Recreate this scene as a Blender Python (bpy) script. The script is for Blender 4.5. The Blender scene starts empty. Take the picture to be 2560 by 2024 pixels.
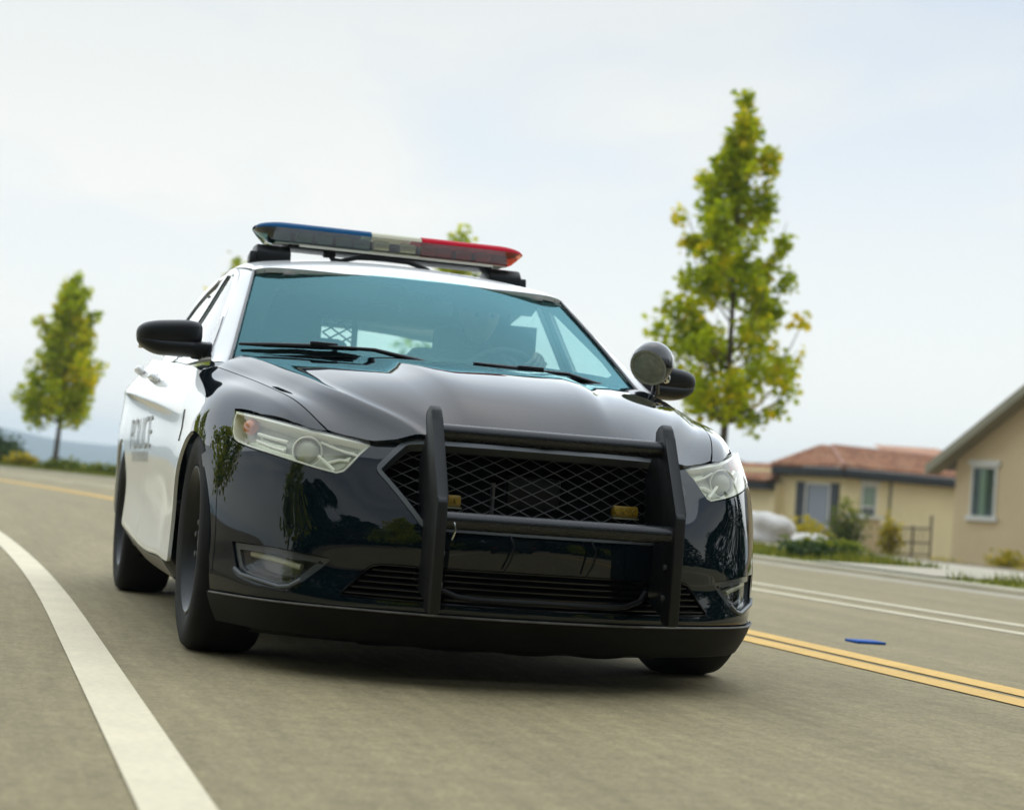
import bpy, bmesh, math, random
import numpy as np
from mathutils import Vector, Matrix
from mathutils.geometry import delaunay_2d_cdt
SC = bpy.context.scene
COL = SC.collection
# ------------------------------------------------------------------ camera
cam = bpy.data.cameras.new('camera')
cam_o = bpy.data.objects.new('camera', cam); COL.objects.link(cam_o)
cam.sensor_fit = 'HORIZONTAL'; cam.sensor_width = 36.0; cam.lens = 66.64
cam.clip_start = 0.05; cam.clip_end = 9000
_R = Matrix(((.95935222,-.08334546,-.26962353),(-.27261378,-.0266482,-.96175444),(.07297289,.99616435,-.04828613)))
cam_o.matrix_world = Matrix.Translation(Vector((-1.62883913,-6.28711434,.5719978))) @ _R.to_4x4()
cam.dof.use_dof = True; cam.dof.focus_distance = 6.1; cam.dof.aperture_fstop = 3.2
SC.camera = cam_o
# ------------------------------------------------------------------ world, sun, exposure
SUN_EL, SUN_AZ = 64.0, 18.0        # azimuth measured from +y towards +x
w = bpy.data.worlds.new('World'); SC.world = w; w.use_nodes = True
nt = w.node_tree; nt.nodes.clear()
def wn(t, **k):
    n = nt.nodes.new(t)
    for a, b in k.items(): setattr(n, a, b)
    return n
wo = wn('ShaderNodeOutputWorld'); bg = wn('ShaderNodeBackground'); bg.inputs[1].default_value = 0.1
sky = wn('ShaderNodeTexSky', sky_type='NISHITA', sun_disc=False)
sky.sun_elevation = math.radians(SUN_EL); sky.sun_rotation = math.radians(SUN_AZ)
sky.air_density = 1.0; sky.dust_density = 1.0; sky.ozone_density = 1.6
tc = wn('ShaderNodeTexCoord'); mp = wn('ShaderNodeMapping'); mp.inputs['Scale'].default_value = (1.0, 1.0, 3.4)
mp.inputs['Rotation'].default_value = (0.12, -0.1, 0.5); mp.inputs['Location'].default_value = (2.1, 0.3, 0.35)
n1 = wn('ShaderNodeTexNoise'); n1.inputs['Scale'].default_value = 2.1; n1.inputs['Detail'].default_value = 6; n1.inputs['Roughness'].default_value = 0.52
n1.inputs['Distortion'].default_value = 0.35
cr = wn('ShaderNodeValToRGB'); cr.color_ramp.elements[0].position = 0.40; cr.color_ramp.elements[1].position = 0.60
cr.color_ramp.elements[0].color = (0, 0, 0, 1); cr.color_ramp.elements[1].color = (1, 1, 1, 1)
sep = wn('ShaderNodeSeparateXYZ'); hz = wn('ShaderNodeMapRange'); hz.inputs[1].default_value = 0.0; hz.inputs[2].default_value = 0.30; hz.inputs[3].default_value = 1.0; hz.inputs[4].default_value = 0.0
mx0 = wn('ShaderNodeMath', operation='MAXIMUM')
mr = wn('ShaderNodeMapRange'); mr.inputs[3].default_value = 0.50; mr.inputs[4].default_value = 0.98
mix = wn('ShaderNodeMixRGB'); vc = wn('ShaderNodeValToRGB'); vc.color_ramp.elements[0].position = 0.02; vc.color_ramp.elements[1].position = 0.36
vc.color_ramp.elements[0].color = (.85, .83, .775, 1); vc.color_ramp.elements[1].color = (.56, .585, .575, 1)
vs = wn('ShaderNodeVectorMath', operation='SCALE'); vs.inputs['Scale'].default_value = 10.0
L = nt.links.new
L(tc.outputs['Generated'], mp.inputs[0]); L(mp.outputs[0], n1.inputs['Vector']); L(n1.outputs['Fac'], cr.inputs[0])
L(tc.outputs['Generated'], sep.inputs[0]); L(sep.outputs[2], hz.inputs[0])
L(cr.outputs[0], mx0.inputs[0]); L(hz.outputs[0], mx0.inputs[1]); L(mx0.outputs[0], mr.inputs[0])
el = wn('ShaderNodeMapRange'); el.inputs[1].default_value = .15; el.inputs[2].default_value = 1.0; el.inputs[3].default_value = 1.0; el.inputs[4].default_value = .34   # the veil thins towards the zenith, as it does up the frame
mu = wn('ShaderNodeMath', operation='MULTIPLY'); L(sep.outputs[2], el.inputs[0]); L(sep.outputs[2], vc.inputs[0]); L(vc.outputs[0], vs.inputs[0]); L(vs.outputs[0], mix.inputs[2]); L(mr.outputs[0], mu.inputs[0]); L(el.outputs[0], mu.inputs[1]); L(mu.outputs[0], mix.inputs[0]); L(sky.outputs[0], mix.inputs[1]); L(mix.outputs[0], bg.inputs[0]); L(bg.outputs[0], wo.inputs[0])
sl = bpy.data.lights.new('sun', 'SUN'); sl.energy = 2.3; sl.angle = math.radians(132); sl.color = (0.88, 0.95, 0.98)   # hazy sun behind thin cloud: a broad bright patch of sky
so = bpy.data.objects.new('sun', sl); COL.objects.link(so)
_a, _e = math.radians(SUN_AZ), math.radians(SUN_EL)
so.rotation_euler = Vector((math.sin(_a)*math.cos(_e), math.cos(_a)*math.cos(_e), math.sin(_e))).to_track_quat('Z', 'Y').to_euler()
SC.view_settings.view_transform = 'Standard'; SC.view_settings.look = 'None'
SC.view_settings.exposure = 0.46; SC.view_settings.gamma = 1.0; SC.view_settings.use_curve_mapping = False
SC.render.engine = 'CYCLES'; SC.cycles.max_bounces = 10; SC.cycles.transparent_max_bounces = 24
random.seed(7); RNG = np.random.default_rng(7)
# ------------------------------------------------------------------ names and groups
def tag(o, label=None, cat=None, group=None, kind=None):
    if label: o['label'] = label
    if cat: o['category'] = cat
    if group: o['group'] = group
    if kind: o['kind'] = kind
    return o
def empty(name, loc=(0,0,0), rz=0.0):
    o = bpy.data.objects.new(name, None); COL.objects.link(o); o.location = loc; o.rotation_euler = (0,0,rz)
    o.empty_display_size = 0.3
    return o
# ------------------------------------------------------------------ materials
def mat(name, color=(.5,.5,.5), rough=.5, metal=0.0, coat=0.0, spec=.5, var=0.0, vscale=8.0, bump=0.0, bscale=200.0, emit=None, stretch=(1,1,1), var2=0.0, v2scale=1.0, rvar=0.0, coat_ior=1.5):
    m = bpy.data.materials.new(name); m.use_nodes = True; t = m.node_tree; b = t.nodes['Principled BSDF']
    b.inputs['Base Color'].default_value = (*color, 1); b.inputs['Roughness'].default_value = rough; b.inputs['Metallic'].default_value = metal
    b.inputs['Coat Weight'].default_value = coat; b.inputs['Coat Roughness'].default_value = 0.015; b.inputs['Coat IOR'].default_value = coat_ior; b.inputs['Specular IOR Level'].default_value = spec
    if var or bump or var2 or rvar:
        tc = t.nodes.new('ShaderNodeTexCoord'); mp = t.nodes.new('ShaderNodeMapping'); mp.inputs['Scale'].default_value = stretch
        t.links.new(tc.outputs['Object'], mp.inputs[0])
        def nz(s, d=4):
            n = t.nodes.new('ShaderNodeTexNoise'); n.inputs['Scale'].default_value = s; n.inputs['Detail'].default_value = d
            t.links.new(mp.outputs[0], n.inputs['Vector']); return n
        cur = None
        for amt, s in ((var, vscale), (var2, v2scale)):
            if not amt: continue
            n = nz(s); r = t.nodes.new('ShaderNodeMapRange'); r.inputs[1].default_value = .25; r.inputs[2].default_value = .75
            r.inputs[3].default_value = 1-amt; r.inputs[4].default_value = 1+amt
            t.links.new(n.outputs['Fac'], r.inputs[0])
            mu = t.nodes.new('ShaderNodeVectorMath'); mu.operation = 'SCALE'
            if cur is None: mu.inputs[0].default_value = color
            else: t.links.new(cur, mu.inputs[0])
            t.links.new(r.outputs[0], mu.inputs['Scale']); cur = mu.outputs[0]
        if cur is not None: t.links.new(cur, b.inputs['Base Color'])
        if rvar:
            n = nz(v2scale*1.7); r = t.nodes.new('ShaderNodeMapRange'); r.inputs[3].default_value = max(rough-rvar,.0); r.inputs[4].default_value = rough+rvar
            t.links.new(n.outputs['Fac'], r.inputs[0]); t.links.new(r.outputs[0], b.inputs['Roughness'])
        if bump:
            n = nz(bscale); bp = t.nodes.new('ShaderNodeBump'); bp.inputs['Strength'].default_value = bump; bp.inputs['Distance'].default_value = .01
            t.links.new(n.outputs['Fac'], bp.inputs['Height']); t.links.new(bp.outputs[0], b.inputs['Normal'])
    if emit: b.inputs['Emission Color'].default_value = (*emit[:3],1); b.inputs['Emission Strength'].default_value = emit[3]
    return m
def glass(name, tint, ior=1.5, gl=(1,1,1), floor=0.0, rough=0.0):
    m = bpy.data.materials.new(name); m.use_nodes = True; t = m.node_tree; t.nodes.clear()
    o = t.nodes.new('ShaderNodeOutputMaterial'); x = t.nodes.new('ShaderNodeMixShader'); tr = t.nodes.new('ShaderNodeBsdfTransparent'); g = t.nodes.new('ShaderNodeBsdfGlossy')
    f = t.nodes.new('ShaderNodeFresnel'); f.inputs[0].default_value = ior; tr.inputs[0].default_value = (*tint,1); g.inputs[0].default_value = (*gl,1); g.inputs['Roughness'].default_value = rough
    ge = t.nodes.new('ShaderNodeNewGeometry'); im = t.nodes.new('ShaderNodeMapRange'); im.inputs[3].default_value = ior; im.inputs[4].default_value = 1/ior      # same reflectance from both sides of the pane
    t.links.new(ge.outputs['Backfacing'], im.inputs[0]); t.links.new(im.outputs[0], f.inputs[0])
    mr = t.nodes.new('ShaderNodeMapRange'); mr.inputs[3].default_value = floor; mr.inputs[4].default_value = 1.0
    t.links.new(f.outputs[0], mr.inputs[0]); t.links.new(mr.outputs[0], x.inputs[0])
    t.links.new(tr.outputs[0], x.inputs[1]); t.links.new(g.outputs[0], x.inputs[2]); t.links.new(x.outputs[0], o.inputs[0])
    return m
M = dict(
 black=mat('black_paint', (.0020,.0058,.0085), .35, coat=1.0, spec=.0, coat_ior=1.52),
 white=mat('white_paint', (.82,.82,.80), .35, coat=.7, spec=.2, var=.015, vscale=2.0),
 plastic=mat('black_plastic', (.004,.005,.0055), .40, spec=.35, var=.15, vscale=30, bump=.15, bscale=900),
 trim=mat('gloss_black_trim', (.006,.006,.007), .18, coat=.3),
 grey=mat('grey_trim', (.085,.095,.10), .38, var=.1, vscale=12),
 chin=mat('worn_grey_plastic', (.0055,.0055,.005), .55, spec=.15, var=.45, vscale=7, var2=.3, v2scale=60, bump=.2, bscale=300, stretch=(1,1,2)),
 sill=mat('dusty_sill', (.16,.15,.125), .42, var=.2, vscale=10),
 rubber=mat('tyre_rubber', (.007,.007,.0075), .7, spec=.25, var=.3, vscale=14, bump=.3, bscale=300),
 rim=mat('black_steel', (.007,.0075,.008), .42, spec=.35, var=.2, vscale=20),
 bar=mat('powder_coat', (.0045,.005,.005), .40, spec=.4, var=.25, vscale=25, bump=.2, bscale=500, rvar=.12, v2scale=9),
 tube=mat('worn_steel_tube', (.009,.010,.011), .27, var=.35, vscale=30, rvar=.14, v2scale=14, stretch=(1,6,6)),
 wire=mat('grille_wire', (.11,.11,.11), .4, metal=.6),
 dark=mat('dark_cavity', (.002,.002,.002), .9, spec=.1),
 chrome=mat('chrome', (.75,.76,.75), .12, metal=1.0),
 silver=mat('silver_reflector', (.42,.43,.31), .22, metal=.6, var=.08, vscale=20),
 lens_in=mat('lamp_ball', (.42,.42,.31), .3, spec=.4, coat=.2),
 pale=mat('pale_bezel', (.84,.83,.71), .35, metal=.0),
 orange=mat('amber_bulb', (.60,.15,.012), .3, coat=.5),
 yellow=mat('yellow_led', (.28,.18,.015), .3, coat=.5, var=.4, vscale=60),
 fogm=mat('fog_body', (.05,.055,.056), .25, coat=.5),
 interior=mat('dark_trim', (.045,.05,.05), .6, var=.1, vscale=20),
 seat=mat('seat_cloth', (.05,.055,.055), .85),
 hood_in=mat('headliner', (.30,.29,.27), .9),
 uniform=mat('dark_uniform', (.012,.013,.018), .85, var=.2, vscale=20),
 skin=mat('skin', (.50,.30,.21), .5),
 hair=mat('dark_hair', (.02,.014,.01), .6),
 letter=mat('grey_lettering', (.36,.38,.37), .35),
 lglass=glass('lamp_glass', (.93,.94,.90), 1.5, floor=.02),
 wglass=glass('windscreen_glass', (.74,.93,.88), 1.62, gl=(.28,.60,.66), floor=.06),  # teal gloss tint and floor colour in a blue-teal sky reflection
 sglass=glass('side_glass', (.80,.90,.87), 1.52, floor=.03),
 clear=glass('clear_plastic', (.80,.80,.66), 1.5, floor=.05),
 blueglass=glass('blue_plastic', (.20,.36,.36), 1.5, floor=.05),
 redglass=glass('red_plastic', (.62,.16,.07), 1.5, floor=.04),
 bluecap=mat('blue_dome', (.003,.075,.19), .5, spec=.08, var=.1, vscale=10),
 redcap=mat('red_dome', (.50,.003,.020), .5, spec=.08, var=.1, vscale=10),
 clearcap=mat('cream_dome', (.60,.57,.42), .4, spec=.3),
)
def film(m, lo, hi, sc, dust=0.0, dcol=(.20,.18,.14)):
    "a thin uneven road film on clear-coated paint"
    t = m.node_tree; b = t.nodes['Principled BSDF']; tc = t.nodes.new('ShaderNodeTexCoord'); li = t.links.new
    n = t.nodes.new('ShaderNodeTexNoise'); n.inputs['Scale'].default_value = sc; n.inputs['Detail'].default_value = 8; n.inputs['Roughness'].default_value = .65; li(tc.outputs['Object'], n.inputs['Vector'])
    r = t.nodes.new('ShaderNodeMapRange'); r.inputs[1].default_value = .35; r.inputs[2].default_value = .75; r.inputs[3].default_value = lo; r.inputs[4].default_value = hi; li(n.outputs['Fac'], r.inputs[0]); li(r.outputs[0], b.inputs['Coat Roughness'])
    if dust:
        n2 = t.nodes.new('ShaderNodeTexNoise'); n2.inputs['Scale'].default_value = 260; n2.inputs['Detail'].default_value = 2; li(tc.outputs['Object'], n2.inputs['Vector'])
        r2 = t.nodes.new('ShaderNodeMapRange'); r2.inputs[1].default_value = .60; r2.inputs[2].default_value = .80; r2.inputs[3].default_value = 0; r2.inputs[4].default_value = dust; li(n2.outputs['Fac'], r2.inputs[0])
        mu = t.nodes.new('ShaderNodeMath'); mu.operation = 'MULTIPLY'; li(r2.outputs[0], mu.inputs[0]); li(n.outputs['Fac'], mu.inputs[1])
        mx = t.nodes.new('ShaderNodeMixRGB'); mx.inputs[1].default_value = b.inputs['Base Color'].default_value[:]; mx.inputs[2].default_value = (*dcol,1); li(mu.outputs[0], mx.inputs[0]); li(mx.outputs[0], b.inputs['Base Color'])
film(M['black'], .006, .024, 4.0)
film(M['white'], .02, .10, 3.0)
# ------------------------------------------------------------------ mesh helpers
def link(name, me, m, parent=None):
    o = bpy.data.objects.new(name, me); COL.objects.link(o)
    if m is not None:
        me.materials.clear()
        for mm in (m if isinstance(m, (list, tuple)) else [m]): me.materials.append(mm)
    if parent is not None: o.parent = parent
    return o
def pyd(name, V, F, m, parent=None, smooth=False, N=None):
    me = bpy.data.meshes.new(name); me.from_pydata([tuple(map(float, v)) for v in V], [], [tuple(map(int, f)) for f in F]); me.update()
    if smooth or N is not None: me.polygons.foreach_set('use_smooth', [True]*len(me.polygons))
    if N is not None:
        me.normals_split_custom_set_from_vertices([tuple(map(float, n)) for n in N])
    return link(name, me, m, parent)
def bmo(name, bm, m, parent=None, smooth=False, angle=None):
    me = bpy.data.meshes.new(name); bmesh.ops.recalc_face_normals(bm, faces=bm.faces); bm.to_mesh(me); bm.free()
    if smooth: me.polygons.foreach_set('use_smooth', [True]*len(me.polygons))
    if angle: me.set_sharp_from_angle(angle=math.radians(angle))
    return link(name, me, m, parent)
def box_bm(bm, c, s, rot=None, bev=0.0, seg=2):
    r = bmesh.ops.create_cube(bm, size=1.0); vs = r['verts']
    bmesh.ops.scale(bm, vec=s, verts=vs)
    if bev:
        es = list({e for v in vs for e in v.link_edges})
        rr = bmesh.ops.bevel(bm, geom=es, offset=bev, segments=seg, affect='EDGES', profile=.5); vs = list({v for f in rr['faces'] for v in f.verts} | {v for v in vs if v.is_valid})
    if rot is not None: bmesh.ops.rotate(bm, matrix=rot, cent=(0,0,0), verts=vs)
    bmesh.ops.translate(bm, vec=c, verts=vs)
def box(name, c, s, m, parent=None, rot=None, bev=0.0, seg=2, smooth=True):
    bm = bmesh.new(); box_bm(bm, c, s, rot, bev, seg)
    return bmo(name, bm, m, parent, smooth=bool(bev) and smooth, angle=40 if bev else None)
def tube_vf(path, r, n=10, cap=True, off=0):
    P = np.array(path, float); k = len(P); r = np.broadcast_to(r, (k,)) if np.ndim(r) else np.full(k, r)
    T = np.gradient(P, axis=0); T /= np.linalg.norm(T, axis=1)[:, None]
    up = np.array([0,0,1.]) if abs(T[0][2]) < .9 else np.array([1.,0,0]); V = []; a = np.linspace(0, 2*math.pi, n, endpoint=False)
    u = np.cross(T[0], up); u /= np.linalg.norm(u)
    for i in range(k):
        u = u - T[i]*(u@T[i]); u /= np.linalg.norm(u); v = np.cross(T[i], u)
        V += list(P[i] + r[i]*(np.cos(a)[:,None]*u + np.sin(a)[:,None]*v))
    F = [(off+i*n+j, off+i*n+(j+1)%n, off+(i+1)*n+(j+1)%n, off+(i+1)*n+j) for i in range(k-1) for j in range(n)]
    if cap: F += [tuple(off+j for j in range(n))[::-1], tuple(off+(k-1)*n+j for j in range(n))]
    return V, F
def tube(name, path, r, m, parent=None, n=12, cap=True):
    V, F = tube_vf(path, r, n, cap); o = pyd(name, V, F, m, parent, smooth=True); o.data.set_sharp_from_angle(angle=math.radians(50)); return o
def lathe_vf(prof, n=48, axis='x', c=(0,0,0), rot=None):
    V = []; F = []; a = np.linspace(0, 2*math.pi, n, endpoint=False)
    for (h, r) in prof:
        for t in a:
            p = (h, r*math.cos(t), r*math.sin(t)) if axis == 'x' else ((r*math.cos(t), h, r*math.sin(t)) if axis == 'y' else (r*math.cos(t), r*math.sin(t), h))
            if rot is not None: p = rot @ Vector(p)
            V.append((p[0]+c[0], p[1]+c[1], p[2]+c[2]))
    for i in range(len(prof)-1):
        for j in range(n): F.append((i*n+j, i*n+(j+1)%n, (i+1)*n+(j+1)%n, (i+1)*n+j))
    return V, F
def lathe(name, prof, m, parent=None, n=48, axis='x', c=(0,0,0), rot=None, angle=35):
    V, F = lathe_vf(prof, n, axis, c, rot); bm = bmesh.new(); vs = [bm.verts.new(v) for v in V]
    for f in F:
        try: bm.faces.new([vs[i] for i in f])
        except ValueError: pass
    bmesh.ops.remove_doubles(bm, verts=bm.verts, dist=1e-5)
    return bmo(name, bm, m, parent, smooth=True, angle=angle)
def prism(name, poly, h0, h1, m, parent=None, axis='x', bev=0.0, n=None):
    "poly of 2D points in the two other axes (in xyz order), pushed from h0 to h1 along axis"
    def P(p, h): return (h, p[0], p[1]) if axis == 'x' else ((p[0], h, p[1]) if axis == 'y' else (p[0], p[1], h))
    bm = bmesh.new(); a = [bm.verts.new(P(p, h0)) for p in poly]; b = [bm.verts.new(P(p, h1)) for p in poly]; k = len(poly)
    bm.faces.new(a); bm.faces.new(b[::-1])
    for i in range(k): bm.faces.new((a[i], b[i], b[(i+1)%k], a[(i+1)%k]))
    if bev: bmesh.ops.bevel(bm, geom=list(bm.edges), offset=bev, segments=2, affect='EDGES', profile=.5)
    return bmo(name, bm, m, parent, smooth=bool(bev), angle=35 if bev else None)
def grid_vf(G):
    G = np.array(G, float); a, b = G.shape[:2]; V = G.reshape(-1, 3)
    F = [(i*b+j, i*b+j+1, (i+1)*b+j+1, (i+1)*b+j) for i in range(a-1) for j in range(b-1)]
    return V, F
def ruled(name, A, B, m, parent=None, n=4, bulge=None, mirror=False, k=24):
    "surface between two 3D polylines, resampled to k points, optional outward bulge vector"
    def rs(P):
        P = np.array(P, float); s = np.r_[0, np.cumsum(np.linalg.norm(np.diff(P, axis=0), axis=1))]; M2 = ncs(s, P) if len(P) > 2 else np.zeros_like(P)
        t = np.linspace(0, s[-1], k); Mx = nbasis(s); return wts(s, Mx, t) @ P
    A, B = rs(A), rs(B); t = np.linspace(0, 1, n+1)
    G = A[None]*(1-t)[:,None,None] + B[None]*t[:,None,None]
    if bulge is not None: G = G + (4*t*(1-t))[:,None,None]*np.array(bulge)
    if mirror: G = G*[-1,1,1]
    V, F = grid_vf(G); bm = bmesh.new(); vs = [bm.verts.new(v) for v in V]
    for f in F: bm.faces.new([vs[i] for i in f])
    return bmo(name, bm, m, parent, smooth=True)
def inpoly(p, poly):
    p = np.atleast_2d(p); q = np.asarray(poly, float); x, y = p[:,0], p[:,1]; r = np.zeros(len(p), bool); j = len(q)-1
    for i in range(len(q)):
        c = ((q[i,1] > y) != (q[j,1] > y))
        with np.errstate(divide='ignore', invalid='ignore'):
            c &= x < (q[j,0]-q[i,0])*(y-q[i,1])/(q[j,1]-q[i,1]) + q[i,0]
        r ^= c; j = i
    return r
CEN = np.array([0, 1.5, .6])
def patch(name, S, poly, m, parent, du, dv, holes=(), gap=.002, hem=.012, off=0.0, mirror=False, flat_hem=True):
    "trimmed piece of the surface S: constrained Delaunay in (u,v), exact surface normals, a turned-in edge"
    sc = np.array([du, dv])
    loops = []
    for q in [poly, *holes]:
        q = np.array(q, float)/sc; o = []
        for i in range(len(q)):
            a, b = q[i], q[(i+1) % len(q)]; k = max(1, int(math.ceil(np.hypot(*(b-a)))))
            o += [a+(b-a)*t/k for t in range(k)]
        o = np.array(o)
        if gap:
            t = np.roll(o, -1, 0)-np.roll(o, 1, 0); n = np.stack([-t[:,1], t[:,0]], 1); n /= np.maximum(np.linalg.norm(n, axis=1), 1e-9)[:,None]
            area = .5*np.sum(o[:,0]*np.roll(o[:,1], -1)-np.roll(o[:,0], -1)*o[:,1]); s = 1 if area > 0 else -1
            if len(loops): s = -s
            n *= s; e = .05; d = np.linalg.norm(S((o+n*e)*sc)-S(o*sc), axis=1)/e; o = o+n*np.clip(gap/np.maximum(d, 1e-4), 0, .6)[:,None]
        loops.append(o)
    B = np.concatenate(loops); lo, hi = loops[0].min(0), loops[0].max(0)
    gx, gy = np.meshgrid(np.arange(lo[0]+.5, hi[0], 1.0), np.arange(lo[1]+.5, hi[1], .9)); g = np.stack([gx.ravel(), gy.ravel()], 1)
    if len(g):
        k = inpoly(g, loops[0])
        for h in loops[1:]: k &= ~inpoly(g, h)
        g = g[k]
        if len(g):
            d2 = ((g[:,None]-B[None])**2).sum(2).min(1); g = g[d2 > .22]
    P = np.concatenate([B, g]) if len(g) else B
    E = []; st = 0
    for o in loops:
        E += [(st+i, st+(i+1) % len(o)) for i in range(len(o))]; st += len(o)
    v2, e2, f2, *_ = delaunay_2d_cdt([Vector(p) for p in P], E, [], 0, 1e-6)
    v2 = np.array([tuple(v) for v in v2]); f2 = np.array([f for f in f2 if len(f) == 3]); c = v2[f2].mean(1)
    k = inpoly(c, loops[0])
    for h in loops[1:]: k &= ~inpoly(c, h)
    f2 = f2[k]
    X = S(v2*sc); N = S.nrm(v2*sc, e=1e-3)
    if ((N*(X-CEN)).sum(1)).mean() < 0: N = -N
    X = X+N*off
    tn = np.cross(X[f2[:,1]]-X[f2[:,0]], X[f2[:,2]]-X[f2[:,0]]); fl = (tn*N[f2].mean(1)).sum(1) < 0; f2[fl] = f2[fl][:, ::-1]
    V = list(X); NN = list(N); F = [tuple(f) for f in f2]
    if hem:
        for li, o in enumerate(loops):
            Xo = S(o*sc); No = S.nrm(o*sc, e=1e-3)
            if ((No*(Xo-CEN)).sum(1)).mean() < 0: No = -No
            Xo = Xo+No*off; T = np.roll(Xo, -1, 0)-np.roll(Xo, 1, 0); W = np.cross(T, No); W /= np.maximum(np.linalg.norm(W, axis=1), 1e-9)[:,None]
            ctr = S((o+0)*sc).mean(0); 
            sgn = 1 if ((W*(Xo-ctr)).sum(1)).mean() > 0 else -1
            if li: sgn = -sgn
            W *= sgn; b0 = len(V); kk = len(o)
            V += list(Xo) + list(Xo-No*hem); NN += list(W)*1 + list(W)
            for i in range(kk):
                j = (i+1) % kk; q = (b0+i, b0+j, b0+kk+j, b0+kk+i)
                nf = np.cross(Xo[j]-Xo[i], -No[i]); F.append(q if nf@W[i] > 0 else q[::-1])
    V = np.array(V); NN = np.array(NN)
    if mirror: V = V*[-1,1,1]; NN = NN*[-1,1,1]; F = [f[::-1] for f in F]
    return pyd(name, V, F, m, parent, N=NN)
# ------------------------------------------------------------------ smooth surfaces of the car body
def ncs(xk, Y):
    # natural cubic spline second derivs; Y (n,...) 
    xk=np.asarray(xk,float); Y=np.asarray(Y,float); n=len(xk); h=np.diff(xk)
    A=np.zeros((n,n)); r=np.zeros_like(Y); A[0,0]=A[-1,-1]=1
    for i in range(1,n-1):
        A[i,i-1]=h[i-1]; A[i,i]=2*(h[i-1]+h[i]); A[i,i+1]=h[i]
        r[i]=6*((Y[i+1]-Y[i])/h[i]-(Y[i]-Y[i-1])/h[i-1])
    return np.linalg.solve(A,r.reshape(n,-1)).reshape(Y.shape)
def nbasis(xk):
    # matrix M so that spline second derivs = M@Y
    return ncs(xk,np.eye(len(xk)))
def wts(xk,M,x):
    # weights (m,n): value = W@Y ; linear extrapolation outside
    xk=np.asarray(xk,float); x=np.asarray(x,float); n=len(xk)
    i=np.clip(np.searchsorted(xk,x)-1,0,n-2); h=xk[i+1]-xk[i]
    b=(x-xk[i])/h; bc=np.clip(b,0,1); a=1-b; ac=1-bc
    W=np.zeros((len(x),n)); r=np.arange(len(x))
    W[r,i]+=ac; W[r,i+1]+=bc
    c=((ac**3-ac)*h*h/6); d=((bc**3-bc)*h*h/6)
    W+=c[:,None]*M[i]+d[:,None]*M[i+1]
    # linear extrapolation
    e=(b-bc)*h
    if np.any(e!=0):
        D=np.zeros((len(x),n)); D[r,i]-=1/h; D[r,i+1]+=1/h
        D+=(-(3*ac**2-1)*h/6)[:,None]*M[i]+((3*bc**2-1)*h/6)[:,None]*M[i+1]
        W+=e[:,None]*D
    return W
class Loft:
    "rows v (list), cols u (list), table T[row][col]=(x,y,z); sym: mirror columns about u=0"
    def __init__(s,v,u,T,sym=False):
        T=np.array(T,float); u=list(u)
        if sym:
            k=1 if u[0]==0 else 0
            u=[-a for a in u[::-1]][:len(u)-k]+u
            T=np.concatenate([(T[:,::-1]*[-1,1,1])[:,:T.shape[1]-k],T],1)
        s.v=np.array(v,float); s.u=np.array(u,float); s.T=T; s.Mv=nbasis(s.v); s.Mu=nbasis(s.u)
    def __call__(s,uv):
        uv=np.atleast_2d(uv); Wu=wts(s.u,s.Mu,uv[:,0]); Wv=wts(s.v,s.Mv,uv[:,1])
        return np.einsum('mi,mj,ijk->mk',Wv,Wu,s.T)
    def nrm(s,uv,e=2e-3):
        uv=np.atleast_2d(uv)
        a=s(uv+[e,0])-s(uv-[e,0]); b=s(uv+[0,e])-s(uv-[0,e]); n=np.cross(a,b)
        return n/np.maximum(np.linalg.norm(n,axis=1),1e-12)[:,None]
# ---- front fascia: u along plan curve, v=z
FU=[0,.25,.49,.62,.75,.88,.99,1.13,1.30]
FV=[.12,.21,.30,.40,.50,.60,.70,.78]
FT=[[(0,-.86),(.25,-.84),(.48,-.775),(.6,-.72),(.69,-.655),(.765,-.565),(.815,-.46),(.868,-.34),(.91,-.18)],
 [(0,-.985),(.25,-.96),(.48,-.87),(.6,-.80),(.712,-.715),(.795,-.605),(.85,-.49),(.905,-.35),(.942,-.18)],
 [(0,-.97),(.25,-.945),(.48,-.857),(.6,-.79),(.714,-.71),(.798,-.60),(.857,-.485),(.910,-.35),(.945,-.18)],
 [(0,-.975),(.25,-.945),(.48,-.857),(.6,-.79),(.714,-.70),(.798,-.595),(.857,-.485),(.910,-.35),(.948,-.18)],
 [(0,-.965),(.25,-.93),(.48,-.84),(.6,-.772),(.71,-.692),(.793,-.59),(.853,-.482),(.908,-.35),(.948,-.18)],
 [(0,-.94),(.25,-.90),(.485,-.80),(.60,-.745),(.705,-.68),(.785,-.575),(.845,-.47),(.90,-.34),(.945,-.17)],
 [(0,-.885),(.25,-.85),(.493,-.745),(.59,-.70),(.682,-.64),(.758,-.553),(.815,-.46),(.872,-.34),(.935,-.15)],
 [(0,-.82),(.25,-.78),(.475,-.67),(.575,-.625),(.66,-.565),(.73,-.485),(.79,-.405),(.853,-.30),(.915,-.12)]]
FAS=Loft(FV,FU,[[(x,y,z) for x,y in r] for r,z in zip(FT,FV)],sym=True)
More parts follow.
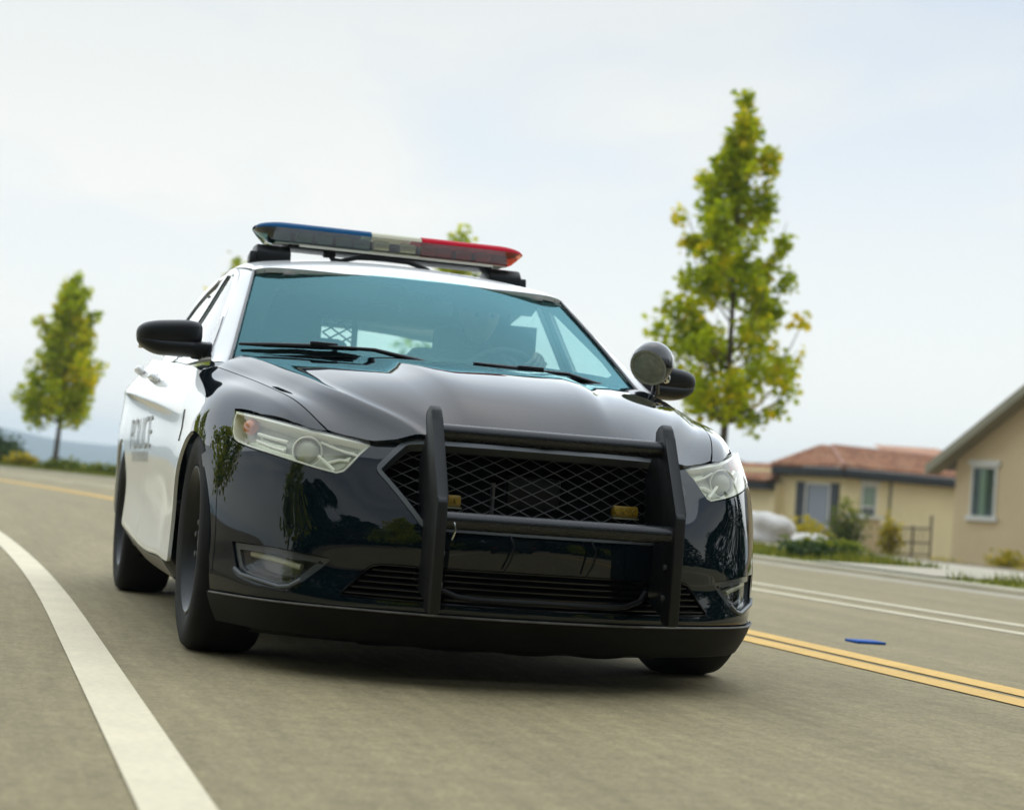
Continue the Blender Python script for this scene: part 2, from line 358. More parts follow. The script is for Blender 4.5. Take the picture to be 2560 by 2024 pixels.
# ---- body loft: v=y station, u=section parameter
BU=[0,1,2,3,4,5,6,6.4,7,8,9,9.5,10]
BV=[-.9,-.7,-.5,-.3,-.1,.1,.3,.5,1.0,1.8,2.6,3.2,3.9]
BT=[
 [(0,.715),(.25,.690),(.40,.655),(.53,.590),(.60,.55),(.66,.50),(.72,.45),(.73,.43),(.75,.38),(.76,.3),(.76,.25),(.76,.2),(.76,.15)],
 [(0,.853),(.26,.834),(.43,.785),(.605,.706),(.655,.68),(.70,.64),(.74,.58),(.75,.56),(.77,.5),(.78,.4),(.78,.28),(.78,.22),(.78,.16)],
 [(0,.927),(.28,.917),(.48,.875),(.676,.805),(.725,.778),(.765,.73),(.80,.66),(.81,.63),(.83,.55),(.84,.43),(.84,.28),(.83,.22),(.82,.16)],
 [(0,.970),(.30,.960),(.53,.921),(.721,.852),(.772,.832),(.815,.795),(.865,.72),(.885,.68),(.905,.60),(.912,.45),(.905,.28),(.895,.22),(.88,.16)],
 [(0,.998),(.32,.989),(.58,.951),(.759,.885),(.822,.865),(.878,.828),(.925,.75),(.935,.715),(.948,.62),(.95,.45),(.943,.28),(.93,.22),(.90,.16)],
 [(0,1.017),(.34,1.009),(.63,.976),(.797,.914),(.852,.890),(.904,.85),(.944,.765),(.950,.728),(.958,.63),(.957,.45),(.95,.28),(.935,.22),(.90,.165)],
 [(0,1.033),(.36,1.026),(.68,1.000),(.842,.944),(.882,.918),(.922,.870),(.956,.778),(.956,.740),(.962,.63),(.957,.45),(.955,.278),(.945,.225),(.90,.17)],
 [(0,1.045),(.37,1.040),(.72,1.02),(.86,.965),(.890,.945),(.930,.885),(.964,.79),(.960,.752),(.963,.64),(.954,.45),(.963,.29),(.955,.25),(.90,.18)],
 [(0,1.05),(.37,1.05),(.72,1.04),(.855,1.00),(.880,.985),(.932,.915),(.971,.822),(.961,.785),(.963,.66),(.950,.46),(.967,.29),(.960,.258),(.90,.19)],
 [(0,1.05),(.37,1.05),(.72,1.05),(.855,1.05),(.882,1.035),(.936,.955),(.975,.872),(.963,.835),(.964,.69),(.950,.48),(.968,.31),(.958,.274),(.90,.2)],
 [(0,1.08),(.37,1.08),(.72,1.08),(.845,1.10),(.870,1.085),(.930,.995),(.973,.92),(.962,.885),(.966,.73),(.956,.52),(.964,.34),(.95,.305),(.90,.23)],
 [(0,1.1),(.37,1.1),(.70,1.1),(.805,1.13),(.835,1.115),(.900,1.02),(.948,.945),(.945,.91),(.958,.76),(.955,.56),(.95,.36),(.93,.32),(.90,.25)],
 [(0,1.1),(.37,1.1),(.66,1.1),(.73,1.13),(.76,1.115),(.83,1.02),(.88,.95),(.88,.91),(.895,.76),(.895,.56),(.88,.38),(.86,.34),(.85,.28)]]
BOD=Loft(BV,BU,[[(x,y,z) for x,z in r] for r,y in zip(BT,BV)])
# hood: finer columns, with a crease that runs from the windscreen corner to the grille corner
_H0=Loft(BV[:9],BU[:6],[[(x,y,z) for x,z in r[:6]] for r,y in zip(BT,BV[:9])],sym=True)
CRY=[-.95,-.756,-.64,-.53,-.40,-.165,.14,.40,1.0]; CRX=[.30,.405,.485,.554,.607,.656,.712,.760,.80]
HV=[-.9,-.8,-.7,-.6,-.5,-.4,-.3,-.1,.1,.3,.5]; HU=[0,.6,.95,1.15,1.5,1.9,2.15,2.3,2.6,3.0,3.3]
def _hrow(y):
    u=np.linspace(0,3.4,205); X=_H0(np.stack([u,np.full_like(u,y)],1)); xc=float(np.interp(y,CRY,CRX)); xs=float(np.interp(3.0,u,X[:,0])); xc=min(xc,xs-.05)
    k=float(np.clip((y+.95)/.25,0,1)); m=xc+.028
    xd=float(np.interp(y,[-.9,.3],[.20,.335])); xd=min(xd,xc-.12); kr=float(np.clip((.08-y)/.35,0,1)); kd=float(np.clip((y+.85)/.3,0,1))
    xx=[0,.6*xd,xd,xd+.045,(xd+.045+xc-.03)/2,xc-.03,xc,m,(m+xs)/2,xs,xs+.05]; dz=[.003*kd,.004*kd,.003*kd,-.009*kd,-.008*kd,-.001,.002+.0035*kr,-.004*kr,-.008*kr,0,0]
    return [(x,y,float(np.interp(x,X[:,0],X[:,2]))+d*k) for x,d in zip(xx,dz)]
HUD=Loft(HV,HU,[_hrow(y) for y in HV],sym=True)
# ---- greenhouse side: u=y, v=z  -> x
GV=[.98,1.10,1.25,1.36,1.43,1.47]
GY=[.4,.8,1.3,1.8,2.3,2.7,3.1,3.6]
GX=[[.84,.878,.892,.893,.885,.87,.84,.78],[.75,.805,.838,.841,.838,.825,.795,.735],[.60,.697,.757,.767,.765,.752,.72,.66],
    [.50,.60,.697,.709,.707,.693,.66,.60],[.42,.53,.650,.665,.662,.648,.61,.55],[.38,.49,.612,.628,.626,.61,.57,.51]]
GRN=Loft(GV,GY,[[(x,y,z) for x,y in zip(r,GY)] for r,z in zip(GX,GV)])
# ---- windshield: u=x-ish  v 0..1 bottom->top
WU=[0,.2,.4,.6,.76]
WT=[[(0,.27,1.033),(.2,.285,1.033),(.4,.33,1.032),(.6,.425,1.024),(.765,.545,1.012)],
    [(0,.63,1.235),(.185,.64,1.232),(.368,.675,1.222),(.545,.745,1.203),(.70,.835,1.193)],
    [(0,1.0,1.402),(.17,1.007,1.400),(.335,1.035,1.395),(.50,1.085,1.384),(.632,1.15,1.374)]]
WSH=Loft([0,.5,1],WU,WT,sym=True)
# ---- roof: u column, v=y
RU=[0,1,2,3,4]
RV=[.95,1.1,1.25,1.4,1.7,2.1,2.5,2.9,3.3]
RT=[[(0,1.372),(.3,1.362),(.48,1.342),(.58,1.318),(.625,1.30)],
    [(0,1.436),(.3,1.427),(.48,1.410),(.58,1.392),(.632,1.372)],
    [(0,1.468),(.3,1.458),(.48,1.440),(.585,1.422),(.642,1.400)],
    [(0,1.489),(.3,1.479),(.48,1.461),(.592,1.442),(.650,1.418)],
    [(0,1.516),(.3,1.506),(.49,1.488),(.60,1.466),(.657,1.436)],
    [(0,1.522),(.3,1.512),(.49,1.494),(.60,1.468),(.655,1.436)],
    [(0,1.505),(.3,1.494),(.48,1.472),(.585,1.445),(.64,1.410)],
    [(0,1.44),(.3,1.428),(.47,1.404),(.57,1.375),(.62,1.34)],
    [(0,1.30),(.3,1.29),(.46,1.27),(.56,1.245),(.60,1.22)]]
ROF=Loft(RV,RU,[[(x,y,z) for x,z in r] for r,y in zip(RT,RV)],sym=True)
# ================================================================== THE PLACE: road, verge, houses, trees, hills
RR = 150.0
def sd2xy(s, d):
    s = np.asarray(s, float); d = np.asarray(d, float); a = np.maximum(s, 0)/RR
    return np.where(s < 0, d, (RR+d)*np.cos(a)-RR), np.where(s < 0, s+1, (RR+d)*np.sin(a)+1)
def xy2sd(x, y):
    x = np.asarray(x, float); y = np.asarray(y, float); st = y < 1
    return np.where(st, y-1, RR*np.arctan2(np.maximum(y-1, 0), np.maximum(x+RR, 1e-3))), np.where(st, x, np.hypot(x+RR, y-1)-RR)
def zroad(s):
    t = np.maximum(np.asarray(s, float)-3, 0); return .0075*(t-4*(1-np.exp(-t/4)))
def sstep(t): t = np.clip(t, 0, 1); return t*t*(3-2*t)
def zter(x, y):
    s, d = xy2sd(x, y); z = zroad(np.minimum(s, 90)); k = KD+1.2
    z = z + .10*sstep((d-KD)/.4) - .85*sstep((d-k-2)/17) - .6*sstep((-d-6)/20)
    far = sstep((np.hypot(x, y)-110)/250); return z*(1-far) - 2.0*far
KD = 7.72
asphalt = mat('asphalt', (.31,.255,.140), .82, var=.13, vscale=1.1, stretch=(3.0,.22,1), var2=.11, v2scale=9, bump=.6, bscale=160, spec=.25)
def grain(m, sc, amt):
    "stones of the asphalt: a speckle with the same scale along and across the road"
    t = m.node_tree; b = t.nodes['Principled BSDF']; src = b.inputs['Base Color'].links[0].from_socket
    tc = t.nodes.new('ShaderNodeTexCoord'); v = t.nodes.new('ShaderNodeTexVoronoi'); v.inputs['Scale'].default_value = sc; n = t.nodes.new('ShaderNodeTexNoise'); n.inputs['Scale'].default_value = sc*.12; n.inputs['Detail'].default_value = 5
    r = t.nodes.new('ShaderNodeMapRange'); r.inputs[3].default_value = 1-amt; r.inputs[4].default_value = 1+amt; r2 = t.nodes.new('ShaderNodeMapRange'); r2.inputs[1].default_value = .3; r2.inputs[2].default_value = .7; r2.inputs[3].default_value = .90; r2.inputs[4].default_value = 1.10
    sx = t.nodes.new('ShaderNodeSeparateColor'); mu = t.nodes.new('ShaderNodeMath'); mu.operation = 'MULTIPLY'; sc_ = t.nodes.new('ShaderNodeVectorMath'); sc_.operation = 'SCALE'; li = t.links.new
    li(tc.outputs['Object'], v.inputs['Vector']); li(tc.outputs['Object'], n.inputs['Vector']); li(v.outputs['Color'], sx.inputs[0]); li(sx.outputs[0], r.inputs[0]); li(n.outputs['Fac'], r2.inputs[0])
    li(r.outputs[0], mu.inputs[0]); li(r2.outputs[0], mu.inputs[1]); li(src, sc_.inputs[0]); li(mu.outputs[0], sc_.inputs['Scale']); li(sc_.outputs[0], b.inputs['Base Color'])
grain(asphalt, 105, .17)
paintw = mat('road_paint_white', (.72,.63,.43), .7, var=.08, vscale=3, var2=.10, v2scale=50, bump=.3, bscale=160)
painty = mat('road_paint_yellow', (.70,.42,.085), .7, var=.10, vscale=4, var2=.10, v2scale=50, bump=.3, bscale=160)
concrete = mat('concrete', (.44,.39,.28), .85, var=.10, vscale=1.5, var2=.08, v2scale=30, bump=.3, bscale=90)
soil = mat('dry_ground', (.17,.13,.07), .95, var=.3, vscale=.6, var2=.3, v2scale=6, bump=.6, bscale=20)
grassm = mat('verge_turf', (.19,.195,.04), .9, var=.35, vscale=1.2, var2=.3, v2scale=14)
def sheet(name, S, D, z0, m, kind='structure', parent=None, zf=None):
    s, d = np.meshgrid(S, D, indexing='ij'); x, y = sd2xy(s, d); z = (zroad(s) if zf is None else zf(s, d))+z0
    V, F_ = grid_vf(np.stack([x, y, z], 2)); F_ = [f[::-1] for f in F_]; o = pyd(name, V, F_, m, parent, smooth=True)
    if np.mean([p.normal.z for p in o.data.polygons]) < 0: o.data.flip_normals()
    if kind: o['kind'] = kind
    return o
SS = np.r_[np.arange(-70, 0, 2.0), np.arange(0, 40, 1.0), np.arange(40, 170, 2.5)]
# ground: one sheet to the horizon, kept below the road
g1 = np.sinh(np.linspace(-6.6, 6.6, 231))*8; gx, gy = np.meshgrid(g1+6, g1+20, indexing='ij')
s_, d_ = xy2sd(gx, gy); gz = zter(gx, gy); under = (d_ > -7.5) & (d_ < 11.6) & (s_ < 172) & (s_ > -71); gz = np.where(under, gz-.22, gz-.03)
V, F_ = grid_vf(np.stack([gx, gy, gz], 2)); gr = pyd('ground', V, F_, soil, None, smooth=True); gr['kind'] = 'structure'
if gr.data.polygons[0].normal.z < 0: gr.data.flip_normals()
road = sheet('road', SS, [-4.6,-3,-1.25,.3,1.95,3,4.5,6.2,7.35], 0, asphalt)
sheet('gutter', SS, [7.35,7.6,KD], 0.002, concrete)
def kerb():
    G = []
    for s in SS:
        z = float(zroad(s)); row = []
        for d, h in ((KD,-.05),(KD,.045),(KD+.03,.06),(KD+.12,.06),(KD+.12,-.05)):
            x, y = sd2xy(s, d); row.append((float(x), float(y), z+h))
        G.append(row)
    V, Fc = grid_vf(G); o = pyd('kerb', V, Fc, concrete); o['kind'] = 'structure'
kerb()
zv = lambda s, d: zroad(s)+.07
sheet('verge', SS, [KD+.12, 8.4, 9.1, 9.75], -.01, grassm, zf=zv)
sheet('sidewalk', SS, [9.75, 10.5, 11.3], .0, concrete, zf=zv)
sheet('road_marking', SS, [-1.315,-1.18], .004, paintw)
for a, b in ((1.775,1.925),(1.985,2.135)): sheet('road_marking', SS, [a, b], .004, painty)
for a, b in ((4.20,4.31),(4.72,4.84)): sheet('road_marking', SS, [a, b], .004, paintw)
sheet('driveway_apron', np.arange(9.2, 11.6, .4), [KD+.15, 8.6, 9.75], .006, concrete, zf=zv)
box_m = tag(box('pavement_marker', (2.53,2.0,.007), (.15,.14,.012), mat('blue_reflector', (.008,.085,.36), .6, spec=.15), None, bev=.003), 'small blue reflective marker stuck on the road beside the double yellow line', 'road marker')
# ---- foliage
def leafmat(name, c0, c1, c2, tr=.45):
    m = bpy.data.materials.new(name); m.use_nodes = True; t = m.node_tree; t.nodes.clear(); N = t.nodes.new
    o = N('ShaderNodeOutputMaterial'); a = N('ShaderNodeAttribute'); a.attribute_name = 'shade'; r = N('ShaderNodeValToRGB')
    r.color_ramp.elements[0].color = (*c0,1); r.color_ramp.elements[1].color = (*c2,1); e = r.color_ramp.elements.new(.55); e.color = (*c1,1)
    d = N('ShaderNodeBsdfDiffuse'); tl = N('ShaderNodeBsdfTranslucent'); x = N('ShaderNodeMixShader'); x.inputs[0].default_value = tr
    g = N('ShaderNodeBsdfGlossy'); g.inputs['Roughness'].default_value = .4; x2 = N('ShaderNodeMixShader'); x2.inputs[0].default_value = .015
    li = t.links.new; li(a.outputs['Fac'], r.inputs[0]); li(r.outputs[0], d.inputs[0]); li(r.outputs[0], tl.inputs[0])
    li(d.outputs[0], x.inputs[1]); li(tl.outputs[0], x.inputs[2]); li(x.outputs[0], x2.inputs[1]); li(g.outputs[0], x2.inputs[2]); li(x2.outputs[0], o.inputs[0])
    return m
LEAF = leafmat('maple_leaf', (.22,.31,.004), (.56,.63,.006), (.88,.68,.008), .58)
LEAFD = leafmat('dark_leaf', (.015,.035,.008), (.035,.065,.012), (.09,.12,.02), .3)
LEAFY = leafmat('yellow_leaf', (.20,.19,.008), (.46,.38,.012), (.74,.54,.02), .45)
LEAFG = leafmat('shrub_leaf', (.06,.095,.010), (.16,.20,.016), (.34,.33,.03), .4)
BARK = mat('bark', (.10,.075,.05), .9, var=.35, vscale=6, stretch=(1,1,.25), bump=.6, bscale=40)
LSH = np.array([(0,0,0),(.32,.22,.05),(.5,.62,.02),(.16,.62,.0),(0,1.0,-.06),(-.16,.62,.0),(-.5,.62,.02),(-.32,.22,.05)])
def leaves(name, P, size, shade, m, parent, rng, droop=.5):
    "one mesh of eight-cornered leaves at the points P"
    n = len(P); size = np.broadcast_to(size, (n,)); az = rng.uniform(0, 2*math.pi, n); tl = rng.normal(droop, .55, n); ro = rng.normal(0, .6, n)
    d = np.stack([np.cos(az)*np.cos(tl), np.sin(az)*np.cos(tl), -np.sin(tl)], 1); up = np.array([0,0,1.])
    sd_ = np.cross(d, up); sd_ /= np.linalg.norm(sd_, axis=1)[:,None]; nn = np.cross(sd_, d)
    a = sd_*np.cos(ro)[:,None]+nn*np.sin(ro)[:,None]; nn = np.cross(a, d)
    V = P[:,None]+size[:,None,None]*(LSH[None,:,0:1]*a[:,None]+LSH[None,:,1:2]*d[:,None]+LSH[None,:,2:3]*nn[:,None]); V = V.reshape(-1, 3)
    me = bpy.data.meshes.new(name); me.vertices.add(len(V)); me.vertices.foreach_set('co', V.ravel()); me.loops.add(n*8); me.loops.foreach_set('vertex_index', np.arange(n*8))
    me.polygons.add(n); me.polygons.foreach_set('loop_start', np.arange(n)*8); me.polygons.foreach_set('loop_total', np.full(n, 8)); me.update()
    at = me.attributes.new('shade', 'FLOAT', 'FACE'); at.data.foreach_set('value', np.clip(shade, 0, 1).astype(np.float32)); me.validate()
    return link(name, me, m, parent)
def tree(name, label, cat, x, y, h, prof, n, leaf, seed, m=LEAF, group=None, tr=.07, lean=0.0, nb=26, clump=.20, gaps=()):
    """prof: (height fraction, left reach, right reach) ; the boughs rise steeply and carry the leaves in clumps"""
    rng = np.random.default_rng(seed); z0 = float(zter(x, y))-.05; root = empty(name, (x, y, z0)); tag(root, label, cat, group)
    pr = np.array(prof); base = pr[0,0]*h
    tp = [(lean*t*h+.03*math.sin(5*t), .03*math.cos(4*t), t*h*.97) for t in np.linspace(0, 1, 12)]
    tube('trunk', tp, [tr*(1.25-.2*min(1, i)) * max(.06, 1-i/11.5) for i in range(12)], BARK, root, n=9)
    Vb, Fb = [], []; pts = []; sh = []
    for k in range(nb):
        f = (k+.5)/nb; te = pr[0,0]+.06+(.97-pr[0,0]-.06)*f**.92; t0 = max(pr[0,0]*.9, te-(.09+.16*(1-f))*(.8+.4*rng.random())); a = k*2.399+rng.uniform(-.5, .5); ca, sa = math.cos(a), math.sin(a)
        rl = np.interp(te-.03, pr[:,0], pr[:,1]); rr_ = np.interp(te-.03, pr[:,0], pr[:,2]); R = (rr_ if ca > 0 else rl)*(.66+.48*rng.random())
        p0 = np.array([lean*t0*h, 0, t0*h]); p3 = np.array([lean*te*h+ca*R, sa*R, te*h]); p1 = p0+(p3-p0)*np.array([.5,.5,.28]); p2 = p0+(p3-p0)*np.array([.82,.82,.62])
        path = [p0, p1, p2, p3]; v, f_ = tube_vf(path, [.03*(1.1-f), .02*(1.1-f), .012, .005], 5, True, len(Vb)); Vb += v; Fb += f_
        L_ = R+.3; q = max(5, int(nb and n/nb*(.5+L_/1.6)))
        sb = rng.random()
        nc = max(2, int(2+L_*4)); cs = []
        for c in range(nc):
            u = .22+.78*(c+rng.random())/nc; c0 = (p1*(1-2*(u-.25))+p2*2*(u-.25)) if u < .75 else (p2*(1-4*(u-.75))+p3*4*(u-.75)); c0 = c0+rng.normal(0, .07, 3)*(.5+R*.5); cs.append((c0, u))
        for c0, u in cs:
            kq = max(3, q//nc); sp = clump*(1.15-.45*u)*(1.0-.35*f)
            pp = c0+np.clip(rng.normal(0, 1, (kq, 3)), -1.7, 1.7)*np.array([sp, sp, sp*1.15]); pts.append(pp); sh.append(np.clip(.30+.35*sb+.16*rng.normal()+.18*rng.normal(0, 1, kq), 0, 1))
    # leader
    for tq in np.linspace(.80, 1.0, 10):
        kq = max(4, int(n/200)); pp = np.array([lean*tq*h, 0, tq*h])+rng.normal(0, 1, (kq, 3))*np.array([.08,.08,.07]); pts.append(pp); sh.append(np.clip(.45+.2*rng.normal(0, 1, kq), 0, 1))
    pyd('limbs', Vb, Fb, BARK, root, smooth=True)
    P = np.concatenate(pts); S_ = np.concatenate(sh)
    for gx_, gz_, gr_ in gaps:
        keep = np.hypot(P[:,0]-gx_, (P[:,2]-gz_)) > gr_*(.8+.4*rng.random(len(P))); P = P[keep]; S_ = S_[keep]
    leaves('crown', P, leaf*rng.uniform(.7, 1.15, len(P)), S_, m, root, rng)
    return root
PR = [(.28,.2,.2),(.31,.95,1.25),(.38,1.25,1.30),(.47,1.35,1.40),(.53,1.25,1.1),(.60,.95,.85),(.70,.98,.82),(.78,.82,.72),(.84,.55,.62),(.89,.22,.5),(.94,.18,.25),(1.0,.08,.08)]
SG = 'young maples along the road'
tree('maple_tree', 'tall pointed yellow green maple behind the right door mirror', 'tree', 11.05, 25.0, 7.9, PR, 8600, .15, 11, group=SG, nb=46, clump=.15, tr=.085, gaps=((.45,5.3,.33),(.10,4.1,.30),(.9,3.5,.32),(-.55,3.0,.26),(.25,6.4,.18),(-.6,4.9,.22),(.75,2.55,.26),(-.2,5.7,.16)))
PL = [(.27,.3,.3),(.31,.95,.95),(.40,1.15,1.2),(.52,1.2,1.2),(.64,1.0,.95),(.76,.80,.75),(.88,.55,.5),(.95,.38,.36),(1.0,.18,.18)]
tree('maple_tree', 'round leafy maple standing alone on the far verge beyond the side mirror', 'tree', 0.66, 52.0, 5.85, PL, 6400, .165, 23, group=SG, nb=44, clump=.18, tr=.085, lean=.03)
tree('maple_tree', 'maple whose tip shows above the red end of the light bar', 'tree', 7.75, 32.0, 5.85, PR, 3200, .165, 31, group=SG, nb=26, clump=.18)
tree('maple_tree', 'maple whose tip shows behind the roof near the blue end of the light bar', 'tree', 4.75, 45.0, 6.16, PR, 2800, .175, 47, group=SG, nb=24, clump=.2)
def shrub(name, label, x, y, rx, h, n, leaf, m, seed, group=None, col=False, cat='shrub'):
    rng = np.random.default_rng(seed); z0 = float(zter(x, y)); root = empty(name, (x, y, z0-.03)); tag(root, label, cat, group)
    V_, F_ = [], []
    for k in range(7):
        a = k*2.4+rng.random(); e = np.array([math.cos(a)*rx*.6, math.sin(a)*rx*.6, h*.8]); v, f_ = tube_vf([(0,0,0), e*.5+np.array([0,0,h*.05]), e], [.018,.012,.006], 5, True, len(V_)); V_ += v; F_ += f_
    pyd('stems', V_, F_, BARK, root, smooth=True)
    u = rng.normal(0, 1, (n, 3)); u /= np.linalg.norm(u, axis=1)[:,None]; r = rng.random(n)**.45; P = u*r[:,None]
    az = np.arctan2(P[:,1], P[:,0]); bumps = 1+.22*np.sin(3*az+seed)+.18*np.sin(5*az+P[:,2]*4+2*seed)
    P = P*np.array([rx, rx, h*.5])*bumps[:,None]+np.array([0,0,h*.52])
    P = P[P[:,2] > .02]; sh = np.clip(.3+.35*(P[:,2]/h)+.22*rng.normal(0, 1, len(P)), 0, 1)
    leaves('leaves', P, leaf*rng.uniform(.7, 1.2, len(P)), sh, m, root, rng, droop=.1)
    return root
# ---- more of the same maples behind and to the left of the viewpoint (they show only in the paintwork)
def copy_tree(o, parent=None):
    c = o.copy(); COL.objects.link(c)
    if parent is not None: c.parent = parent
    for ch in list(o.children): copy_tree(ch, c)
    return c
PM = [(.22,.3,.3),(.30,1.3,1.3),(.42,1.6,1.6),(.56,1.5,1.5),(.70,1.15,1.15),(.84,.7,.7),(.94,.35,.35),(1.0,.1,.1)]
proto = None
for k, (x, y) in enumerate([(-7.6,-2),(-7.7,6),(-8.1,14),(-8.8,22.5),(-10.4,31),(-12.8,40),(-15.6,49),(-19.5,58),(-7.5,-10.5),(-7.9,-19),(-7.4,-28),(-7.7,-38),(10.4,-11),(10.2,-20),(10.6,-29),(10.3,-39),(-12,-44),(-4,-62),(4,-64),(14,-50)]):
    if proto is None: proto = tree('maple_tree', 'maple of the roadside rows behind and left of the viewpoint outside the picture', 'tree', x, y, 6.4, PM, 1800, .26, 77, group='maples behind the viewpoint', nb=26, clump=.32); o = proto
    else: o = copy_tree(proto); o.location = (x, y, float(zter(x, y))-.05); o.rotation_euler = (0, 0, k*1.3); o.scale = (1, 1, .85+.3*((k*37) % 10)/10)
def evergreen(x, y, h, seed):  # belt added out of view to darken the reflections in the bumper
    rng = np.random.default_rng(seed); z0 = float(zter(x, y)); root = empty('added_evergreen_tree', (x, y, z0)); tag(root, 'dark evergreen of the added unseen belt behind the viewpoint', 'tree', 'added evergreens behind the viewpoint')
    tube('trunk', [(0,0,0),(0,0,h*.5),(0,0,h*.95)], [.25,.15,.03], BARK, root, n=7); n = 1500; t = rng.random(n)**1.3; r = (1-t)**.7*h*.30*(.55+.5*rng.random(n)); a = rng.uniform(0, 6.28, n)
    leaves('crown', np.stack([r*np.cos(a), r*np.sin(a), h*(.06+.94*t)], 1), .75*rng.uniform(.7, 1.3, n), np.clip(.3+.25*rng.normal(0, 1, n), 0, 1), LEAFD, root, rng); return root
ev = None
for k in range(26):
    x = -62+k*4.9; y = -33-5*((k*13) % 7)/7+abs(x)*.22; 
    if ev is None: ev = evergreen(x, y, 16, 91); o = ev
    else: o = copy_tree(ev); o.location = (x, y, float(zter(x, y))); o.rotation_euler = (0,0,k*1.7); s_ = .8+.45*((k*29) % 11)/11; o.scale = (s_*1.7, s_*1.7, s_)
for k, (x, y) in enumerate([(17,-28),(20,-20),(18.5,-13),(21,-6),(19,0),(22,6),(19.5,10),(26,-16),(27,-2),(25,12)]):
    o = copy_tree(ev); o.location = (x, y, float(zter(x, y))); o.rotation_euler = (0,0,k*2.1); s_ = .48+.16*((k*7) % 5)/5; o.scale = (s_*1.2, s_*1.2, s_)
# ---- the dark estate car from which the picture is taken drives ahead of the police car (it shows only in the paintwork)
sv = empty('camera_car', (.42,-6.95,0)); tag(sv, 'black estate car driving ahead outside the picture', 'car')
svp = mat('black_car_paint', (.006,.006,.007), .3, coat=1.0, spec=0); svg = mat('dark_car_glass', (.004,.005,.006), .05, coat=1.0); svr = mat('tail_lamp', (.25,.006,.008), .2, coat=.6)
prism('body', [(0,.42),(.02,.80),(.06,1.02),(.22,1.62),(-.0+.5,1.74),(-0+-.9-.9,1.72),(-2.6,1.60),(-3.35,1.12),(-4.3,1.02),(-4.6,.85),(-4.65,.35),(-4.3,.25),(-.2,.25)], -.93, .93, svp, sv, bev=.05)
prism('rear_glass', [(.075,1.06),(.215,1.56),(.205,1.57),(.055,1.07)], -.76, .76, svg, sv)
for sg in (-1, 1):
    prism('side_glass', [(-.15,1.10),(-.0,1.58),(-2.45,1.56),(-3.1,1.14)], sg*.925, sg*.935, svg, sv)
    box('tail_lamp', (sg*.80,.03,.88), (.22,.08,.20), svr, sv, bev=.02)
    for y in (-.95,-3.75):
        wv_ = lathe('wheel', [(-.11,0),(-.11,.33),(-.09,.36),(.09,.36),(.11,.33),(.11,0)], M['rubber'], sv, n=40, c=(sg*.83,y,.36))
        lathe('rim', [(0,.24),(.006,.22),(-.02,.20),(-.01,.06),(0,0)], M['chrome'], wv_, n=30, c=(sg*.945,y,.36), rot=Matrix.Diagonal((sg,1,1)))
box('rear_bumper', (0,.06,.50), (1.80,.14,.24), M['plastic'], sv, bev=.04)
# ---- the verge on the far side of the bend
for i, (s, d, rx, h, m_, lab) in enumerate([(53,8.9,.9,.55,LEAFD,'low dark bush on the far verge left of the lone maple'), (56,9.6,1.3,1.05,LEAFD,'tall dark bush at the left picture edge by the far verge'),
    (50.5,8.7,.5,.4,LEAFY,'yellow flowering bush at the foot of the lone maple'), (47,8.6,.7,.32,LEAFG,'low green bush on the far verge right of the lone maple'), (44.5,8.7,.6,.28,LEAFG,'low green bush on the far verge next to the rear wheel'),(61,10.0,1.4,1.0,LEAFD,'dark bush on the far verge furthest along the road')]):
    x, y = sd2xy(s, d); shrub('shrub', lab, float(x), float(y), rx, h, int(500*rx*h*3)+250, .13, m_, 60+i, 'bushes on the far verge')
# ---- houses
stucco = mat('cream_stucco', (.88,.74,.42), .9, var=.05, vscale=1.2, var2=.05, v2scale=20, bump=.4, bscale=60)
stucco2 = mat('beige_stucco', (.70,.55,.32), .9, var=.05, vscale=1.0, var2=.05, v2scale=20, bump=.4, bscale=60)
fascia_d = mat('dark_eave', (.022,.024,.020), .7); trimw = mat('white_window_trim', (.72,.71,.64), .6); greyroof = mat('grey_roof_tile', (.16,.155,.135), .85, var=.3, vscale=3)
eave_g = mat('olive_eave', (.30,.28,.19), .8, var=.06, vscale=2); shut = mat('dark_shutter', (.045,.05,.055), .6); curtain = mat('grey_curtain', (.30,.33,.37), .7)
pane = mat('window_pane', (.012,.035,.018), .06, coat=.5); panel = mat('pale_blind', (.16,.25,.15), .25, coat=.4)
tiles = [mat('clay_tile', c, .75, var=.25, vscale=5) for c in ((.36,.155,.075),(.44,.205,.10),(.30,.13,.07),(.42,.22,.115))]
def frame3(o, t):
    t = np.array([t[0], t[1], 0.]); t /= np.linalg.norm(t); n = np.array([t[1], -t[0], 0.]); o = np.array(o, float)
    return lambda a, b, c: tuple(o+t*a+n*b+np.array([0,0,c]))      # a along the wall, b out towards the viewer, c up
def hexa(name, f, a, b, c, m, parent):
    V = [f(x, y, z) for z in c for y in b for x in a]; return pyd(name, V, [(0,1,3,2),(4,6,7,5),(0,4,5,1),(2,3,7,6),(0,2,6,4),(1,5,7,3)], m, parent)
def window(f, a0, a1, c0, c1, parent, split=True, head=True, inner=None):
    w_ = hexa('window', f, (a0, a1), (-.03, .012), (c0, c1), pane, parent)
    t = .07
    for nm, a, c in (('frame',(a0-t,a0),(c0-t,c1+t)),('frame',(a1,a1+t),(c0-t,c1+t)),('frame',(a0,a1),(c1,c1+t))): hexa(nm, f, a, (-.02,.05), c, trimw, w_)
    hexa('sill', f, (a0-.16, a1+.16), (-.02,.10), (c0-.13, c0), trimw, w_)
    if head: hexa('window_head', f, (a0-.16, a1+.16), (-.02,.085), (c1+t, c1+t+.13), trimw, w_)
    if split:
        hexa('sash_rail', f, (a0, a1), (.012,.035), ((c0+c1)/2-.03, (c0+c1)/2+.03), trimw, w_); hexa('pane', f, (a0+.01, a1-.01), (.012,.018), ((c0+c1)/2+.03, c1-.01), panel, w_)
    return w_
